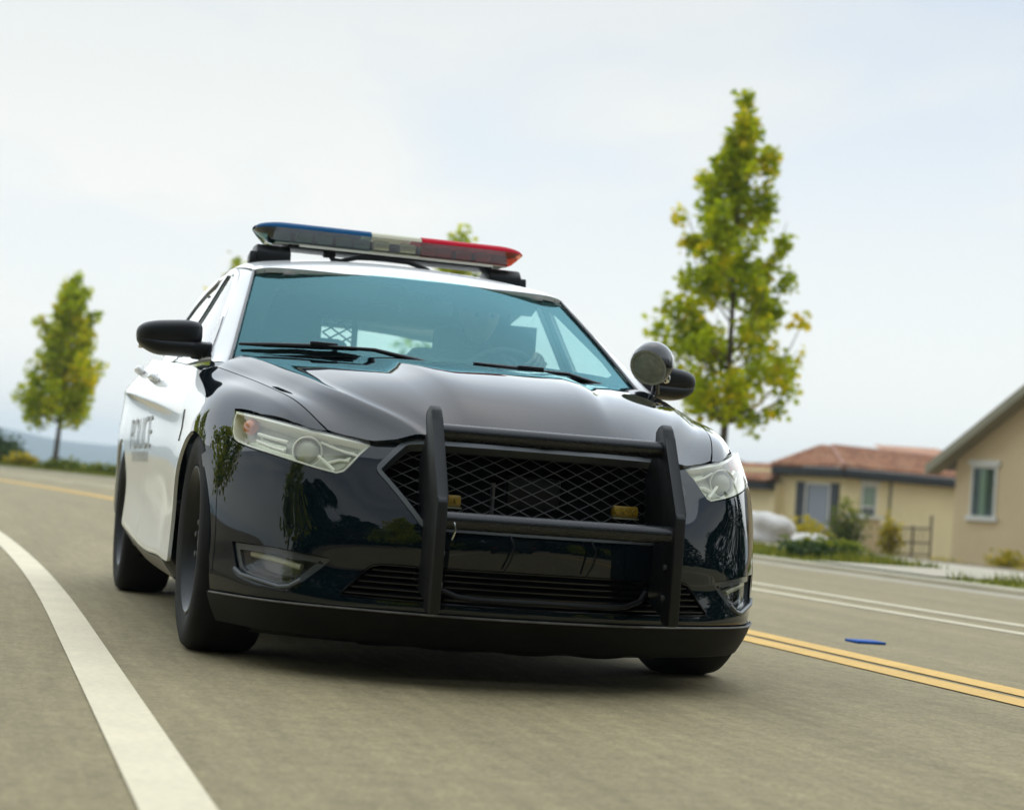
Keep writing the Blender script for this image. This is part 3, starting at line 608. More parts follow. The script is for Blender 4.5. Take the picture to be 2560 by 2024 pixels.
def tile_slope(parent, A, B, C_, D, nu, nv, lim=300):
    "barrel tiles on the quad A(eave left) B(eave right) C(ridge right) D(ridge left); alike tiles share mesh data"
    A, B, C_, D = map(np.array, (A, B, C_, D)); n = np.cross(B-A, D-A); n = n/np.linalg.norm(n); n = n if n[2] > 0 else -n
    cnt = 0; meshes = []
    wv = np.linalg.norm(B-A)/nu; hv = np.linalg.norm((D+C_)/2-(A+B)/2)/nv
    V = []; k = 6
    for yy, zz in ((0,.035),(hv*1.12,.012)):
        for i in range(k+1):
            a = math.pi*i/k; V.append((-wv*.46*math.cos(a), yy, zz+wv*.34*math.sin(a)))
    Fc = [(i, i+1, k+2+i, k+1+i) for i in range(k)]+[tuple(range(k, -1, -1))]
    for tm in tiles:
        me = bpy.data.meshes.new('roof_tile'); me.from_pydata(V, [], Fc); me.polygons.foreach_set('use_smooth', [True]*len(Fc)); me.materials.append(tm); meshes.append(me)
    rng = np.random.default_rng(nu*7+nv)
    for j in range(nv):
        for i in range(nu):
            u = (i+.5)/nu; v = j/nv; p = (A*(1-u)+B*u)*(1-v)+(D*(1-u)+C_*u)*v
            wrow = np.linalg.norm((B*(1-v)+C_*v)-(A*(1-v)+D*v))/nu/wv
            if wrow < .12: continue
            up = ((D*(1-u)+C_*u)-(A*(1-u)+B*u)); up /= np.linalg.norm(up); xx = np.cross(up, n)
            Mx = Matrix(((xx[0]*wrow, up[0], n[0], p[0]), (xx[1]*wrow, up[1], n[1], p[1]), (xx[2]*wrow, up[2], n[2], p[2]), (0,0,0,1)))
            o = bpy.data.objects.new('roof_tile', meshes[int(rng.integers(0, 4))]); COL.objects.link(o); o.parent = parent; o.matrix_world = Mx; cnt += 1
    return cnt
def quad(name, pts, m, parent): return pyd(name, pts, [tuple(range(len(pts)))], m, parent)
# cream house: corner towards the viewer, street side to the left
ch = empty('cream_house', (0,0,0)); tag(ch, 'cream stucco house with a red tiled roof and dark eaves', 'house')
zc = -.75; C0 = (24.556, 48.0, 0.0); fl = frame3(C0, (.33,-.94)); frr = frame3(C0, (.94,.33))
hexa('wall', fl, (-2.75,0), (-6.0,0), (zc,2.12), stucco, ch); hexa('wall', frr, (.02,7.0), (-5.5,-.02), (zc,2.12), stucco, ch)
hexa('wing_wall', fl, (-7.0,-2.75), (-6,.35), (zc,1.62), stucco, ch)
hexa('fascia', fl, (-2.95,.34), (.0,.36), (1.93,2.13), fascia_d, ch); hexa('fascia', frr, (-.30,7.2), (.0,.34), (1.93,2.13), fascia_d, ch)
hexa('eave', fl, (-2.95,.34), (.30,.40), (1.98,2.20), fascia_d, ch); hexa('eave', frr, (-.34,7.2), (.28,.38), (1.98,2.20), fascia_d, ch)
E1 = np.array(fl(.36,.42,2.21)); E2 = np.array(fl(-3.0,.42,2.21)); RT_ = np.array(frr(1.55,-2.2,2.92)); RE = np.array(frr(7.2,-2.2,2.90)); E3 = np.array(frr(7.2,.42,2.21)); RT2 = RT_+np.array([-.2,.5,0])
rl = pyd('roof', [E2, E1, RT_, RT2, E3, RE], [(0,1,2,3),(1,4,5,2)], tiles[0], ch)
tile_slope(rl, E2, E1, RT_, RT2, 12, 8); tile_slope(rl, E1, E3, RE, RT_, 28, 9)
tube('ridge', [E1+np.array([0,0,.05]), RT_+np.array([0,0,.06]), RE+np.array([0,0,.06])], .09, tiles[2], rl, n=8)
pyd('back_roof', [frr(4.4,-2.4,2.88), frr(9.0,-2.4,2.98), frr(9.0,-4.5,3.42), frr(5.8,-4.5,3.32)], [(0,1,2,3)], tiles[1], ch)
wA, wB = frr(.74,0,0), frr(1.43,0,0)
window(frr, .80, 1.36, .45, 1.72, ch); tube('downpipe', [frr(2.05,.03,zc), frr(2.05,.03,1.95)], .05, eave_g, ch, n=8)
wl = window(fl, -1.62, -.62, -.05, 1.66, ch, split=False, head=False); hexa('curtain', fl, (-1.56,-.68), (.013,.02), (-.03,1.64), curtain, wl)
hexa('shutter', fl, (-2.08,-1.70), (.0,.06), (-.12,1.74), shut, wl); hexa('shutter', fl, (-.54,-.20), (.0,.06), (-.12,1.74), shut, wl)
hexa('wing_fascia', fl, (-7.2,-2.76), (.30,.75), (1.42,1.64), fascia_d, ch)
WE1, WE2, WR1, WR2 = np.array(fl(-2.7,.80,1.66)), np.array(fl(-7.2,.80,1.66)), np.array(fl(-3.4,-1.4,2.25)), np.array(fl(-7.2,-1.4,2.25))
wr = pyd('wing_roof', [WE2, WE1, WR1, WR2], [(0,1,2,3)], tiles[0], ch); tile_slope(wr, WE2, WE1, WR1, WR2, 16, 6)
window(fl, -4.2, -3.6, -.2, 1.15, ch, split=False, head=False)
# beige gable house: gable end parallel to the road
bh = empty('beige_house', (0,0,0)); tag(bh, 'beige stucco gable house cut by the right picture edge', 'house')
G0 = (23.986, 40.0, 0.0); fg_ = frame3(G0, (.3,-.954)); zb = -.75; hw_ = 4.9; rise = .655
wall = pyd('wall', [fg_(0,0,zb), fg_(2*hw_,0,zb), fg_(2*hw_,0,2.55), fg_(hw_,0,2.55+hw_*rise), fg_(0,0,2.55), fg_(0,-9,zb), fg_(2*hw_,-9,zb), fg_(2*hw_,-9,2.55), fg_(hw_,-9,2.55+hw_*rise), fg_(0,-9,2.55)],
     [(0,1,2,3,4),(5,9,8,7,6),(0,4,9,5),(1,6,7,2)], stucco2, bh)
for sgn, a0 in ((1, -.62), (-1, 2*hw_+.62)):
    P0, P1 = (a0, 2.55-.62*rise+.10), (hw_, 2.55+hw_*rise+.10)
    pyd('roof_slope', [fg_(P0[0],.55,P0[1]), fg_(P1[0],.55,P1[1]), fg_(P1[0],-9.4,P1[1]), fg_(P0[0],-9.4,P0[1]), fg_(P0[0],.55,P0[1]-.06), fg_(P1[0],.55,P1[1]-.06), fg_(P1[0],-9.4,P1[1]-.06), fg_(P0[0],-9.4,P0[1]-.06)],
        [(0,1,2,3),(7,6,5,4),(0,4,5,1),(3,2,6,7),(0,3,7,4)], greyroof, bh)
    pyd('barge_board', [fg_(P0[0],.56,P0[1]+.02), fg_(P1[0],.56,P1[1]+.02), fg_(P1[0],.56,P1[1]-.24), fg_(P0[0],.56,P0[1]-.24), fg_(P0[0],.50,P0[1]+.02), fg_(P1[0],.50,P1[1]+.02), fg_(P1[0],.50,P1[1]-.24), fg_(P0[0],.50,P0[1]-.24)],
        [(0,3,2,1),(4,5,6,7),(0,1,5,4),(3,7,6,2),(0,4,7,3)], eave_g, bh)
    pyd('soffit', [fg_(P0[0],.50,P0[1]-.20), fg_(P1[0],.50,P1[1]-.20), fg_(P1[0],0.0,P1[1]-.20), fg_(P0[0],0.0,P0[1]-.20)], [(0,1,2,3)], eave_g, bh)
wg = window(fg_, .66, 1.42, .98, 2.26, bh, split=False)
hexa('blind', fg_, (.90,1.10), (.013,.02), (1.0,2.24), panel, wg)
# grey roofed house further back
kh = empty('grey_roof_house', (0,0,0)); tag(kh, 'pale house with grey gable roof behind the cream house beside the police car', 'house')
K0 = (29.0, 64.0, 0.0); fk = frame3(K0, (1,0))
hexa('wall', fk, (-9,0), (-5.6,-.02), (-1.2,2.10), stucco, kh)
pyd('gable_wall', [fk(-.01,-.02,2.10), fk(-.01,-5.6,2.10), fk(-.01,-2.8,2.72)], [(0,1,2)], stucco, kh)
for b0, b1 in ((.45,-2.8),(-6.0,-2.8)):
    pyd('roof_slope', [fk(-9.5,b0,2.02), fk(.40,b0,2.02), fk(-.15,b1,2.80), fk(-9.5,b1,2.80), fk(-9.5,b0,1.90), fk(.40,b0,1.90), fk(-.15,b1,2.68), fk(-9.5,b1,2.68)], [(0,1,2,3),(7,6,5,4),(0,4,5,1),(1,5,6,2),(0,3,7,4)], greyroof, kh)
hexa('gutter', fk, (-9.5,.40), (.45,.55), (1.92,2.04), trimw, kh)
# garden walls, fence, boulder, planting in front of the houses
gw = empty('garden_pillar', (0,0,0)); tag(gw, 'beige stucco pillar with a flat cap in front of the cream house', 'pillar'); fp = frame3((23.1, 43.5, float(zter(23.1, 43.5))), (.94,.33))
hexa('shaft', fp, (-.3,.3), (-.3,.3), (-.1,1.22), stucco2, gw); hexa('cap', fp, (-.37,.37), (-.37,.37), (1.22,1.32), trimw, gw)
gt = empty('garden_gate', (0,0,0)); tag(gt, 'thin brown rail gate beside the garden pillar', 'gate'); f2 = frame3((23.45, 43.6, float(zter(23.45,43.6))), (.94,.1))
railm = mat('brown_rail', (.10,.07,.045), .6)
for c in (.25, .60, 1.02): tube('rail', [f2(.05,0,c), f2(1.95,0,c+.05)], .028, railm, gt, n=6)
for a in (.05, .68, 1.32, 1.95): tube('post', [f2(a,0,-.1), f2(a,0,1.12 if a < 1.9 else 1.45)], .035, railm, gt, n=6)
for a in np.arange(.2, 1.9, .155): tube('baluster', [f2(a,0,.25), f2(a,0,1.04)], .014, railm, gt, n=5)
def boulder(label, x, y, rx, ry, h, m, seed):
    rng = np.random.default_rng(seed); bm = bmesh.new(); bmesh.ops.create_icosphere(bm, subdivisions=4, radius=1.0); ph = rng.uniform(0, 6, 9)
    for v in bm.verts:
        c = v.co; k = 1+.20*math.sin(2.3*c.x+ph[0])*math.cos(2.1*c.y+ph[1])+.12*math.sin(4.1*c.z+ph[2]+2*c.x)+.06*math.sin(9*c.x+ph[3])*math.sin(8*c.y+ph[4])+.03*math.sin(17*c.z+ph[5])*math.sin(15*c.x+ph[6])
        v.co = Vector((c.x*rx*k, c.y*ry*k, c.z*h*k))
    o = bmo('boulder', bm, m, None, smooth=True); o.location = (x, y, float(zter(x, y))+h*.35); return tag(o, label, 'boulder', 'pale boulders on the front yard')
rockm = mat('pale_granite', (.70,.66,.60), .85, var=.15, vscale=2.5, bump=.5, bscale=15)
boulder('large pale rounded boulder right beside the police car', 11.0, 23.1, .55, .5, .31, rockm, 3)
boulder('low flat pale boulder right of the large one', 12.45, 24.4, .50, .45, .13, rockm, 5)
YG = 'yellow flowering shrubs before the cream house'
for i, (x, y, rx, h, nn, m_, lab, nm) in enumerate([
    (19.75,42.5,.75,1.0,1300,LEAFY,'wide yellow flowering shrub nearest the police car','shrub'), (21.0,43.2,.95,1.05,1500,LEAFY,'yellow flowering shrub under the shuttered window','shrub'),
    (21.9,42.2,.55,1.75,900,LEAFG,'upright green shrub at the cream house corner','shrub'), (23.35,42.4,.32,1.35,700,LEAFY,'narrow yellow columnar shrub before the garden pillar','shrub'),
    (19.9,38.5,.5,.45,500,LEAFG,'round green shrub between boulders and cream house','shrub'),(22.3,37.2,.6,.38,420,LEAFY,'low yellow shrub below the rail gate','shrub'),
    (23.0,35.4,.5,.75,420,LEAFY,'wispy yellow shrub against the beige wall','shrub'),(21.6,32.6,.45,.30,300,LEAFY,'low golden shrub at the foot of the beige wall','shrub')]):
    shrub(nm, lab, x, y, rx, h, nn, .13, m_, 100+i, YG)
for i, (s, d, rx, h, m_, lab) in enumerate([(16.6,9.0,.60,.15,LEAFG,'green mound of shrub on the verge beside the police car'), (12.6,8.6,.50,.17,LEAFD,'dark green mound of shrub beside the driveway apron'), (15.6,8.4,.45,.18,LEAFY,'flat yellow flowering clump on the verge'), (19.0,9.2,.6,.28,LEAFG,'low green clump on the verge next to the police car'),(13.6,9.3,.5,.22,LEAFG,'low olive clump between the two dark mounds')]):
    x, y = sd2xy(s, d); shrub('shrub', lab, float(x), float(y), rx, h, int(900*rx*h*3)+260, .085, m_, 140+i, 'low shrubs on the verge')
# grass blades on the verge
def grass():
    rng = np.random.default_rng(5); n = 42000; s = rng.uniform(7, 62, n); d = rng.uniform(KD+.18, 9.7, n); keep = ~((s > 9.0) & (s < 11.6)); s, d = s[keep], d[keep]; n = len(s)
    x, y = sd2xy(s, d); z = zroad(s)+.055; h = rng.uniform(.05, .14, n)*(1+.5*np.sin(s*1.7)*np.sin(d*3)); az = rng.uniform(0, 6.28, n); w_ = .012
    b = np.stack([x, y, z], 1); sx = np.stack([np.cos(az), np.sin(az), 0*az], 1)*w_; tip = b+np.stack([rng.normal(0, .03, n), rng.normal(0, .03, n), h], 1)
    V = np.stack([b-sx, b+sx, tip], 1).reshape(-1, 3); me = bpy.data.meshes.new('grass'); me.vertices.add(len(V)); me.vertices.foreach_set('co', V.ravel()); me.loops.add(n*3); me.loops.foreach_set('vertex_index', np.arange(n*3))
    me.polygons.add(n); me.polygons.foreach_set('loop_start', np.arange(n)*3); me.polygons.foreach_set('loop_total', np.full(n, 3)); me.update()
    at_ = me.attributes.new('shade', 'FLOAT', 'FACE'); at_.data.foreach_set('value', np.clip(.4+.25*rng.normal(0, 1, n), 0, 1).astype(np.float32))
    o = link('grass', me, leafmat('grass_blade', (.10,.13,.015), (.26,.27,.03), (.42,.36,.06), .3)); tag(o, 'short olive green grass on the verge', 'grass', kind='stuff')
grass()
# ---- hills far away on the left, and the air
def hills():
    rng = np.random.default_rng(9); G = []
    X = np.linspace(-2200, 1500, 220); rid = 31+5*np.sin(X/310+1.1)+3*np.sin(X/120)+1.6*np.sin(X/47+2)+1.1*np.sin(X/21)+np.clip((70-X)*.10,-9,9)
    for k, t in enumerate(np.linspace(0, 1, 22)):
        row = []
        for x, r in zip(X, rid):
            e = t*t*(3-2*t); row.append((x, 1900+700*t+30*math.sin(x/90+5*t), -3+(r+3)*e+2.5*math.sin(x/35+9*t)*math.sin(t*math.pi)))
        G.append(row)
    G += [[(x, 2900, -3) for x in X]]
    V, Fc = grid_vf(G); o = pyd('hills', V, Fc, mat('hill_scrub', (.055,.062,.030), .95, var=.4, vscale=.02, var2=.4, v2scale=.15), None, smooth=True); o['kind'] = 'structure'
hills()
def haze():
    bm = bmesh.new(); box_bm(bm, (100,1500,29), (5200,3300,68)); o = bmo('haze', bm, None); m = bpy.data.materials.new('haze'); m.use_nodes = True; t = m.node_tree; t.nodes.clear()
    ou = t.nodes.new('ShaderNodeOutputMaterial'); v = t.nodes.new('ShaderNodeVolumePrincipled'); v.inputs['Density'].default_value = HAZE; v.inputs['Color'].default_value = (.74,.90,1.0,1); v.inputs['Anisotropy'].default_value = .2
    t.links.new(v.outputs[0], ou.inputs['Volume']); o.data.materials.append(m); o['kind'] = 'stuff'; o['label'] = 'pale blue haze in the far air'
HAZE = .00044
haze()
# ================================================================== POLICE CAR (front towards -y, wheels on z=0)
car = empty('police_car', (0,0,0)); tag(car, 'black and white police sedan with light bar and push bumper driving towards the viewer', 'police car')
def bu(y, z, lo=3.0, hi=10.0):
    u = np.linspace(lo, hi, 281); X = BOD(np.stack([u, np.full_like(u, y)], 1)); return float(np.interp(-z, -X[:,2], u))
def hu(y, x):
    u = np.linspace(0, 4, 161); X = HUD(np.stack([u, np.full_like(u, y)], 1)); return float(np.interp(x, X[:,0], u))
def F(u, v): return FAS([[u, v]])[0]
SIDES = ((False, 1), (True, -1))     # (mirror, sign of x)
ARC_F = [(.385*math.cos(a), .325+.385*math.sin(a)) for a in np.linspace(math.radians(-8), math.radians(188), 40)]
def arch(cy, a0, a1, n=26, r=.385): return [(cy+r*math.cos(a), .325+r*math.sin(a)) for a in np.linspace(math.radians(a0), math.radians(a1), n)]
# ---- hood
he = [(hu(y, x), y) for x, y in ((.618,-.657),(.546,-.717),(.497,-.760),(.433,-.790),(.398,-.80),(.367,-.81),(.25,-.845),(.12,-.875))] + [(0,-.885)]
seam = [(3.0,.34),(3.0,.2),(3.0,.06),(3.0,-.1),(3.0,-.25),(3.0,-.4),(3.0,-.52),(3.0,-.6)]
rear = [(0,.30)] + [(hu(y, x), y) for x, y in ((.18,.31),(.36,.335),(.53,.36),(.70,.40),(.79,.385))]
half = rear + seam + he
hoodp = half[:-1] + [(0,-.885)] + [(-a, b) for a, b in half[::-1][1:-1]]
patch('hood', HUD, hoodp, M['black'], car, .16, .035, gap=.002, hem=.02)
# ---- fenders: black front with a white swoop behind it
swoop = [(3.06,.36),(3.6,.43),(4.35,.40),(4.675,.251),(5.103,.075),(5.398,.001),(5.76,-.008),(6.066,.02),(6.35,.05)]
hltop = [(3.0,-.659),(4.106,-.563),(4.92,-.398),(5.302,-.247)]
af = [(bu(y, z), y) for y, z in arch(0, 127, 82, 18)]          # front of the arch up to where the swoop meets it
af2 = [(bu(y, z), y) for y, z in arch(0, 82, -8, 26)]
door_f = [(4.02,.43),(4.7,.37),(5.4,.315),(5.98,.29),(6.5,.29),(7.0,.36),(7.6,.45),(8.3,.53),(9.0,.575),(9.45,.585)]
blackf = [(3.0,.36),(3.0,.2),(3.0,0),(3.0,-.2),(3.0,-.4),(3.0,-.6)] + hltop + [(5.75,-.31),(6.30,-.350),(6.75,-.26)] + af + swoop[::-1][0:]
whitef = swoop + af2 + [(bu(.40,.262), .40),(9.45,.585)] + door_f[::-1][1:]
for mir, sg in SIDES:
    fe = patch('fender', BOD, blackf, M['black'], car, .22, .04, mirror=mir)
    patch('white_fender_panel', BOD, whitef, M['white'], fe, .22, .04, mirror=mir, gap=0.0)
# ---- front bumper skin
HLo = [(1.133,.782),(.982,.767),(.815,.745),(.669,.726),(.558,.711),(.49,.702),(.537,.665),(.575,.628),(.594,.610),(.619,.602),(.686,.613),(.752,.626),(.87,.646),(.983,.664),(1.069,.679),(1.105,.692),(1.128,.715),(1.138,.75)]
GR = [(.356,.7215),(.386,.718),(.402,.712),(.484,.637),(.489,.626),(.487,.615),(.372,.470),(.350,.456)]
GRs = GR + [(-a, b) for a, b in GR[::-1]]
bt = [(1.102,.22),(1.11,.296),(1.14,.40),(1.181,.497),(1.225,.57),(1.275,.635),(1.2,.668),(1.128,.700)] + HLo[15:8:-1] + HLo[8:4:-1] + [(.44,.703),(.405,.7145)] + GR[2:]
bump = bt + [(-a, b) for a, b in bt[::-1]]
FOG = [(.985,.375),(.80,.372),(.632,.354),(.625,.347),(.650,.322),(.704,.278),(.741,.256),(.775,.252),(.93,.274),(.952,.288),(.965,.32)]
LG = [(.478,.351),(.505,.344),(.520,.332),(.594,.258),(.590,.249),(.45,.247),(0,.245)]
LGs = LG + [(-a, b) for a, b in LG[::-1][1:]]
LGs = LGs + [(-.3,.352),(0,.353),(.3,.352)]
patch('front_bumper', FAS, bump, M['black'], car, .025, .022, holes=[FOG, [(-a, b) for a, b in FOG], LGs], gap=.0015, hem=.02)
# lower lip and splash shield
lip = [(1.10,.130),(1.104,.216),(.9,.216),(.6,.2155),(.3,.216),(0,.216)]; lip = lip + [(-a, b) for a, b in lip[::-1][1:]]
lip = lip + [(-.9,.128),(-.6,.128),(0,.128),(.6,.128),(.9,.128)]
patch('chin_lip', FAS, lip, M['chin'], car, .04, .02, off=.010, gap=0, hem=.05)
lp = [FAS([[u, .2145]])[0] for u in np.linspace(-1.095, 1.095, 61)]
tube('lip_highlight', [(p[0]*1.008, p[1]-.012, p[2]) for p in lp], .0035, mat('painted_highlight', (.085,.08,.065), .45, var=.5, vscale=30), car, n=6)  # pale tube colours in the highlight along the lip's top edge
def shield():
    G = []
    for i, t in enumerate(np.linspace(0, 1, 7)):
        row = []
        for x in np.linspace(-.78, .78, 79):
            u = np.clip(abs(x)/.75*.85, 0, 1); p = F(u*np.sign(x), .135)
            sc = .012*abs(math.sin((x+.11)*math.pi/.235))**.7 if -.5 < x < .45 else .004
            row.append((x, p[1]+.015+.10*t, .132-.030*t**.6-sc*math.sin(math.pi*min(1,t*1.2))))
        G.append(row)
    V, Fc = grid_vf(G); return pyd('splash_shield', V, Fc, M['chin'], car, smooth=True)
shield()
# ---- grille: frame, wire mesh, core behind it, amber lamps
def off_poly(P, d):
    P = np.array(P, float); a = .5*np.sum(P[:,0]*np.roll(P[:,1],-1)-np.roll(P[:,0],-1)*P[:,1]); s = 1 if a > 0 else -1; O = []
    for i in range(len(P)):
        e1 = P[i]-P[i-1]; e2 = P[(i+1)%len(P)]-P[i]; e1 /= np.linalg.norm(e1)+1e-9; e2 /= np.linalg.norm(e2)+1e-9
        n1 = np.array([-e1[1], e1[0]]); n2 = np.array([-e2[1], e2[0]]); n = n1+n2; n /= max(np.linalg.norm(n), .5)
        O.append(P[i]+s*n*d/max(n@n1, .5))
    return [tuple(p) for p in O]
GRin = off_poly(GRs, .016)
fr = patch('grille_frame', FAS, GRs, M['grey'], car, .03, .02, holes=[GRin], off=.004, gap=.001, hem=.035)
GRin2 = off_poly(GRs, .010)
def gpt(x, z, d=.045): p = FAS([[x*1.03, z]])[0]; return (p[0], p[1]+d, p[2])
def grille_wires():
    V = []; Fc = []; pa = np.array(GRin2); px, pz = .037, .0172; U = np.linspace(-.52, .52, 521)
    for sgn in (1, -1):
        for k in range(-40, 41):
            zz = .60 + (k*2*pz) + sgn*U*pz/px*1.0
            ok = inpoly(np.stack([U, zz], 1), pa); i = 0
            while i < len(U):
                if ok[i]:
                    j = i
                    while j+1 < len(U) and ok[j+1]: j += 1
                    if j-i > 6:
                        idx = np.unique(np.linspace(i, j, max(3, (j-i)//22)).astype(int)); zz_ = zz[idx]
                        path = [gpt(U[q]/1.03, zz[q], .046+.001*sgn) for q in idx]
                        v, f = tube_vf(path, .0013, 5, True, len(V)); V += v; Fc += f
                    i = j
                i += 1
    return pyd('grille_wire_mesh', V, Fc, M['wire'], car, smooth=True)
grille_wires()
def cavity(name, poly, d, m, res=(.04,.03)): return patch(name, FAS, poly, m, car, *res, off=-d, gap=0, hem=0)
cavity('grille_backing', GRs, .16, M['dark'])
box('siren_speaker', (.0,-.775,.585), (.17,.04,.10), M['plastic'], car, bev=.012)
box('speaker_bracket', (-.13,-.80,.53), (.008,.02,.16), M['wire'], car)
for sg, c in ((-1, (-.285,-.862,.548)), (1, (.268,-.862,.552))):
    lb = box('grille_lamp', c, (.080,.03,.034), M['yellow'], car, bev=.006)
    box('lamp_base', (c[0],c[1]-.004,c[2]-.020), (.082,.03,.005), M['silver'], lb)
    for k in (-1, 0, 1):
        lathe('led', [(-.018,.0),(-.018,.009),(0,.012),(.004,.012)], M['yellow'], lb, n=14, axis='y', c=(c[0]+k*.028, c[1]-.004, c[2]))
# ---- headlights
for mir, sg in SIDES:
    hl = patch('headlight', FAS, HLo, M['lens_in'], car, .03, .02, off=-.055, gap=.003, hem=0, mirror=mir)
    patch('bezel', FAS, HLo, M['pale'], hl, .03, .02, holes=[off_poly(HLo, .011)], off=-.006, gap=.003, hem=.05, mirror=mir)
    patch('headlight_lens', FAS, HLo, M['lglass'], hl, .022, .018, off=.001, gap=.003, hem=.004, mirror=mir)
    def hp(u, v, d):
        p = FAS([[u, v]])[0]; n = FAS.nrm([[u, v]])[0]; n = n if n[1] < 0 else -n; p = p-n*d; return np.array([p[0]*sg, p[1], p[2]]), np.array([n[0]*sg, n[1], n[2]])
    def facing(n): return Vector(n).to_track_quat('Y', 'Z').to_matrix()
    c, n = hp(.765, .688, .048); R = Vector((.12*sg-.0, -1, .03)).to_track_quat('Y', 'Z').to_matrix()
    lathe('reflector_ring', [(.0,.041),(.024,.0465),(.029,.045),(.029,.0425),(.005,.0375)], M['pale'], hl, n=40, axis='y', c=c, rot=R)
    lathe('projector', [(.036,0),(.034,.014),(.028,.026),(.016,.036),(.005,.0385),(-.01,.0385)], M['lens_in'], hl, n=40, axis='y', c=c, rot=R)
    c2, n2 = hp(1.055, .742, .020); R2 = facing(n2)
    lathe('turn_signal', [(.016,0),(.012,.014),(.002,.023),(-.02,.023)], M['orange'], hl, n=24, axis='y', c=c2, rot=R2)
    # bowl dividers
    def bar(pts, r, d=.030): 
        return tube('divider', [hp(u, v, d)[0] for u, v in pts], r, M['pale'], hl, n=8)
    bar([(.845,.702),(.93,.712),(1.0,.722)], .006, .028); bar([(.85,.672),(.93,.685),(1.0,.70)], .004, .028)
    bar([(.70,.665),(.66,.640),(.635,.622)], .005); bar([(.70,.712),(.64,.694),(.60,.684),(.555,.676)], .004); bar([(.66,.644),(.62,.656),(.585,.655)], .004)
    patch('reflector_bowl', FAS, [(.86,.676),(.99,.70),(1.0,.722),(.86,.700)], M['silver'], hl, .03, .02, off=-.040, gap=0, hem=0, mirror=mir)
    patch('reflector_bowl', FAS, [(.69,.622),(.85,.650),(1.05,.692),(.99,.698),(.86,.672),(.78,.650)], M['silver'], hl, .03, .02, off=-.035, gap=0, hem=0, mirror=mir)
    patch('reflector_facet', FAS, [(.565,.684),(.625,.693),(.655,.712),(.60,.712),(.54,.703)], M['silver'], hl, .03, .02, off=-.036, gap=0, hem=0, mirror=mir)
    patch('reflector_facet', FAS, [(.575,.678),(.60,.640),(.63,.622),(.655,.645),(.62,.657)], M['silver'], hl, .03, .02, off=-.038, gap=0, hem=0, mirror=mir)
    # ---- fog lights
    fg = patch('fog_light', FAS, FOG, M['fogm'], car, .03, .02, off=-.05, gap=0, hem=0, mirror=mir)
    patch('fog_bezel', FAS, FOG, M['fogm'], fg, .03, .02, holes=[off_poly(FOG, .022)], off=-.008, gap=.002, hem=.04, mirror=mir)
    lo = [(.96,.290),(.93,.274),(.775,.252),(.741,.256),(.704,.278)]
    tube('bezel_strip', [hp(u, v+.006, -.004)[0] for u, v in lo], .0065, M['grey'], fg, n=8)
    tube('lamp_tube', [hp(u, v, .028)[0] for u, v in [(.92,.345),(.82,.337),(.72,.322)]], .0105, M['lens_in'], fg, n=12)
    tube('lamp_shroud', [hp(u, v, .03)[0] for u, v in [(.93,.312),(.90,.297),(.80,.286),(.74,.292),(.70,.315)]], .007, M['plastic'], fg, n=10)
    patch('fog_lens', FAS, off_poly(FOG, .016), M['lglass'], fg, .03, .02, off=-.014, gap=0, hem=0, mirror=mir)
# ---- lower grille: backing, slats, raised centre frame
cavity('lower_grille_backing', LGs, .10, M['dark'])
lgf = patch('lower_grille', FAS, LGs, M['trim'], car, .04, .02, holes=[off_poly(LGs, .006)], off=.002, gap=.002, hem=.03)
for k, z in enumerate((.335,.318,.300,.282,.264)):
    e = .475+(.345-z)*1.05
    path = [gpt(x, z, .022) for x in np.linspace(-e, e, 25)]
    G = [[(p[0], p[1], p[2]+.004) for p in path], [(p[0], p[1]-.020, p[2]-.002) for p in path], [(p[0], p[1]-.020, p[2]-.005) for p in path], [(p[0], p[1]+.01, p[2]-.006) for p in path]]
    V, Fc = grid_vf(G); pyd('slat', V, Fc, M['trim'], lgf, smooth=False)
ring = [(-.32,.318),(-.30,.290),(-.25,.272),(-.20,.268),(.20,.268),(.25,.272),(.30,.290),(.32,.318)]
tube('centre_frame', [gpt(x, z, -.012) for x, z in ring], .008, M['plastic'], lgf, n=8)
for sg in (-1, 1):
    tube('mount_bolt', [gpt(sg*.335, .312, -.02), gpt(sg*.335, .312, .02)], .008, M['chrome'], lgf, n=8)
# ---- push bumper: two uprights, two cross tubes
pb = empty('push_bumper'); pb.parent = car
side_prof = [(-.905,.815),(-.935,.822),(-.958,.808),(-.972,.78),(-1.10,.555),(-1.112,.548),(-1.108,.23),(-1.07,.226),(-1.03,.24),(-1.025,.53),(-.885,.775),(-.885,.80)]
for mir, sg in SIDES:
    up = prism('upright', side_prof, sg*.341, sg*.374, M['bar'], car, bev=.007)
    prism('mount_plate', [(-1.03,.25),(-.85,.30),(-.83,.45),(-.80,.66),(-.86,.74),(-.90,.72),(-1.03,.50)], sg*.350, sg*.362, M['bar'], up)
    for z in (.31, .40):
        tube('bolt', [(sg*.330,-1.06,z),(sg*.339,-1.06,z)], .008, M['wire'], up, n=8)
tube('cross_tube', [(x, -.945+.0*abs(x), .744) for x in np.linspace(-.342, .342, 9)], .0255, M['tube'], car, n=20)
tube('cross_tube', [(x, -1.075, .493) for x in np.linspace(-.342, .342, 9)], .0255, M['tube'], car, n=20)
bpy.data.objects.remove(pb)
for x in (-.12,.13):
    tube('wiring', [(x,-.985,.46),(x+.012,-1.0,.43),(x+.005,-1.0,.39),(x-.01,-.985,.355)], .003, M['plastic'], car, n=6)
tube('tow_strap', [(-.318,-1.098,.489),(-.313,-1.104,.468),(-.322,-1.10,.44)], .0028, M['chrome'], car, n=6)
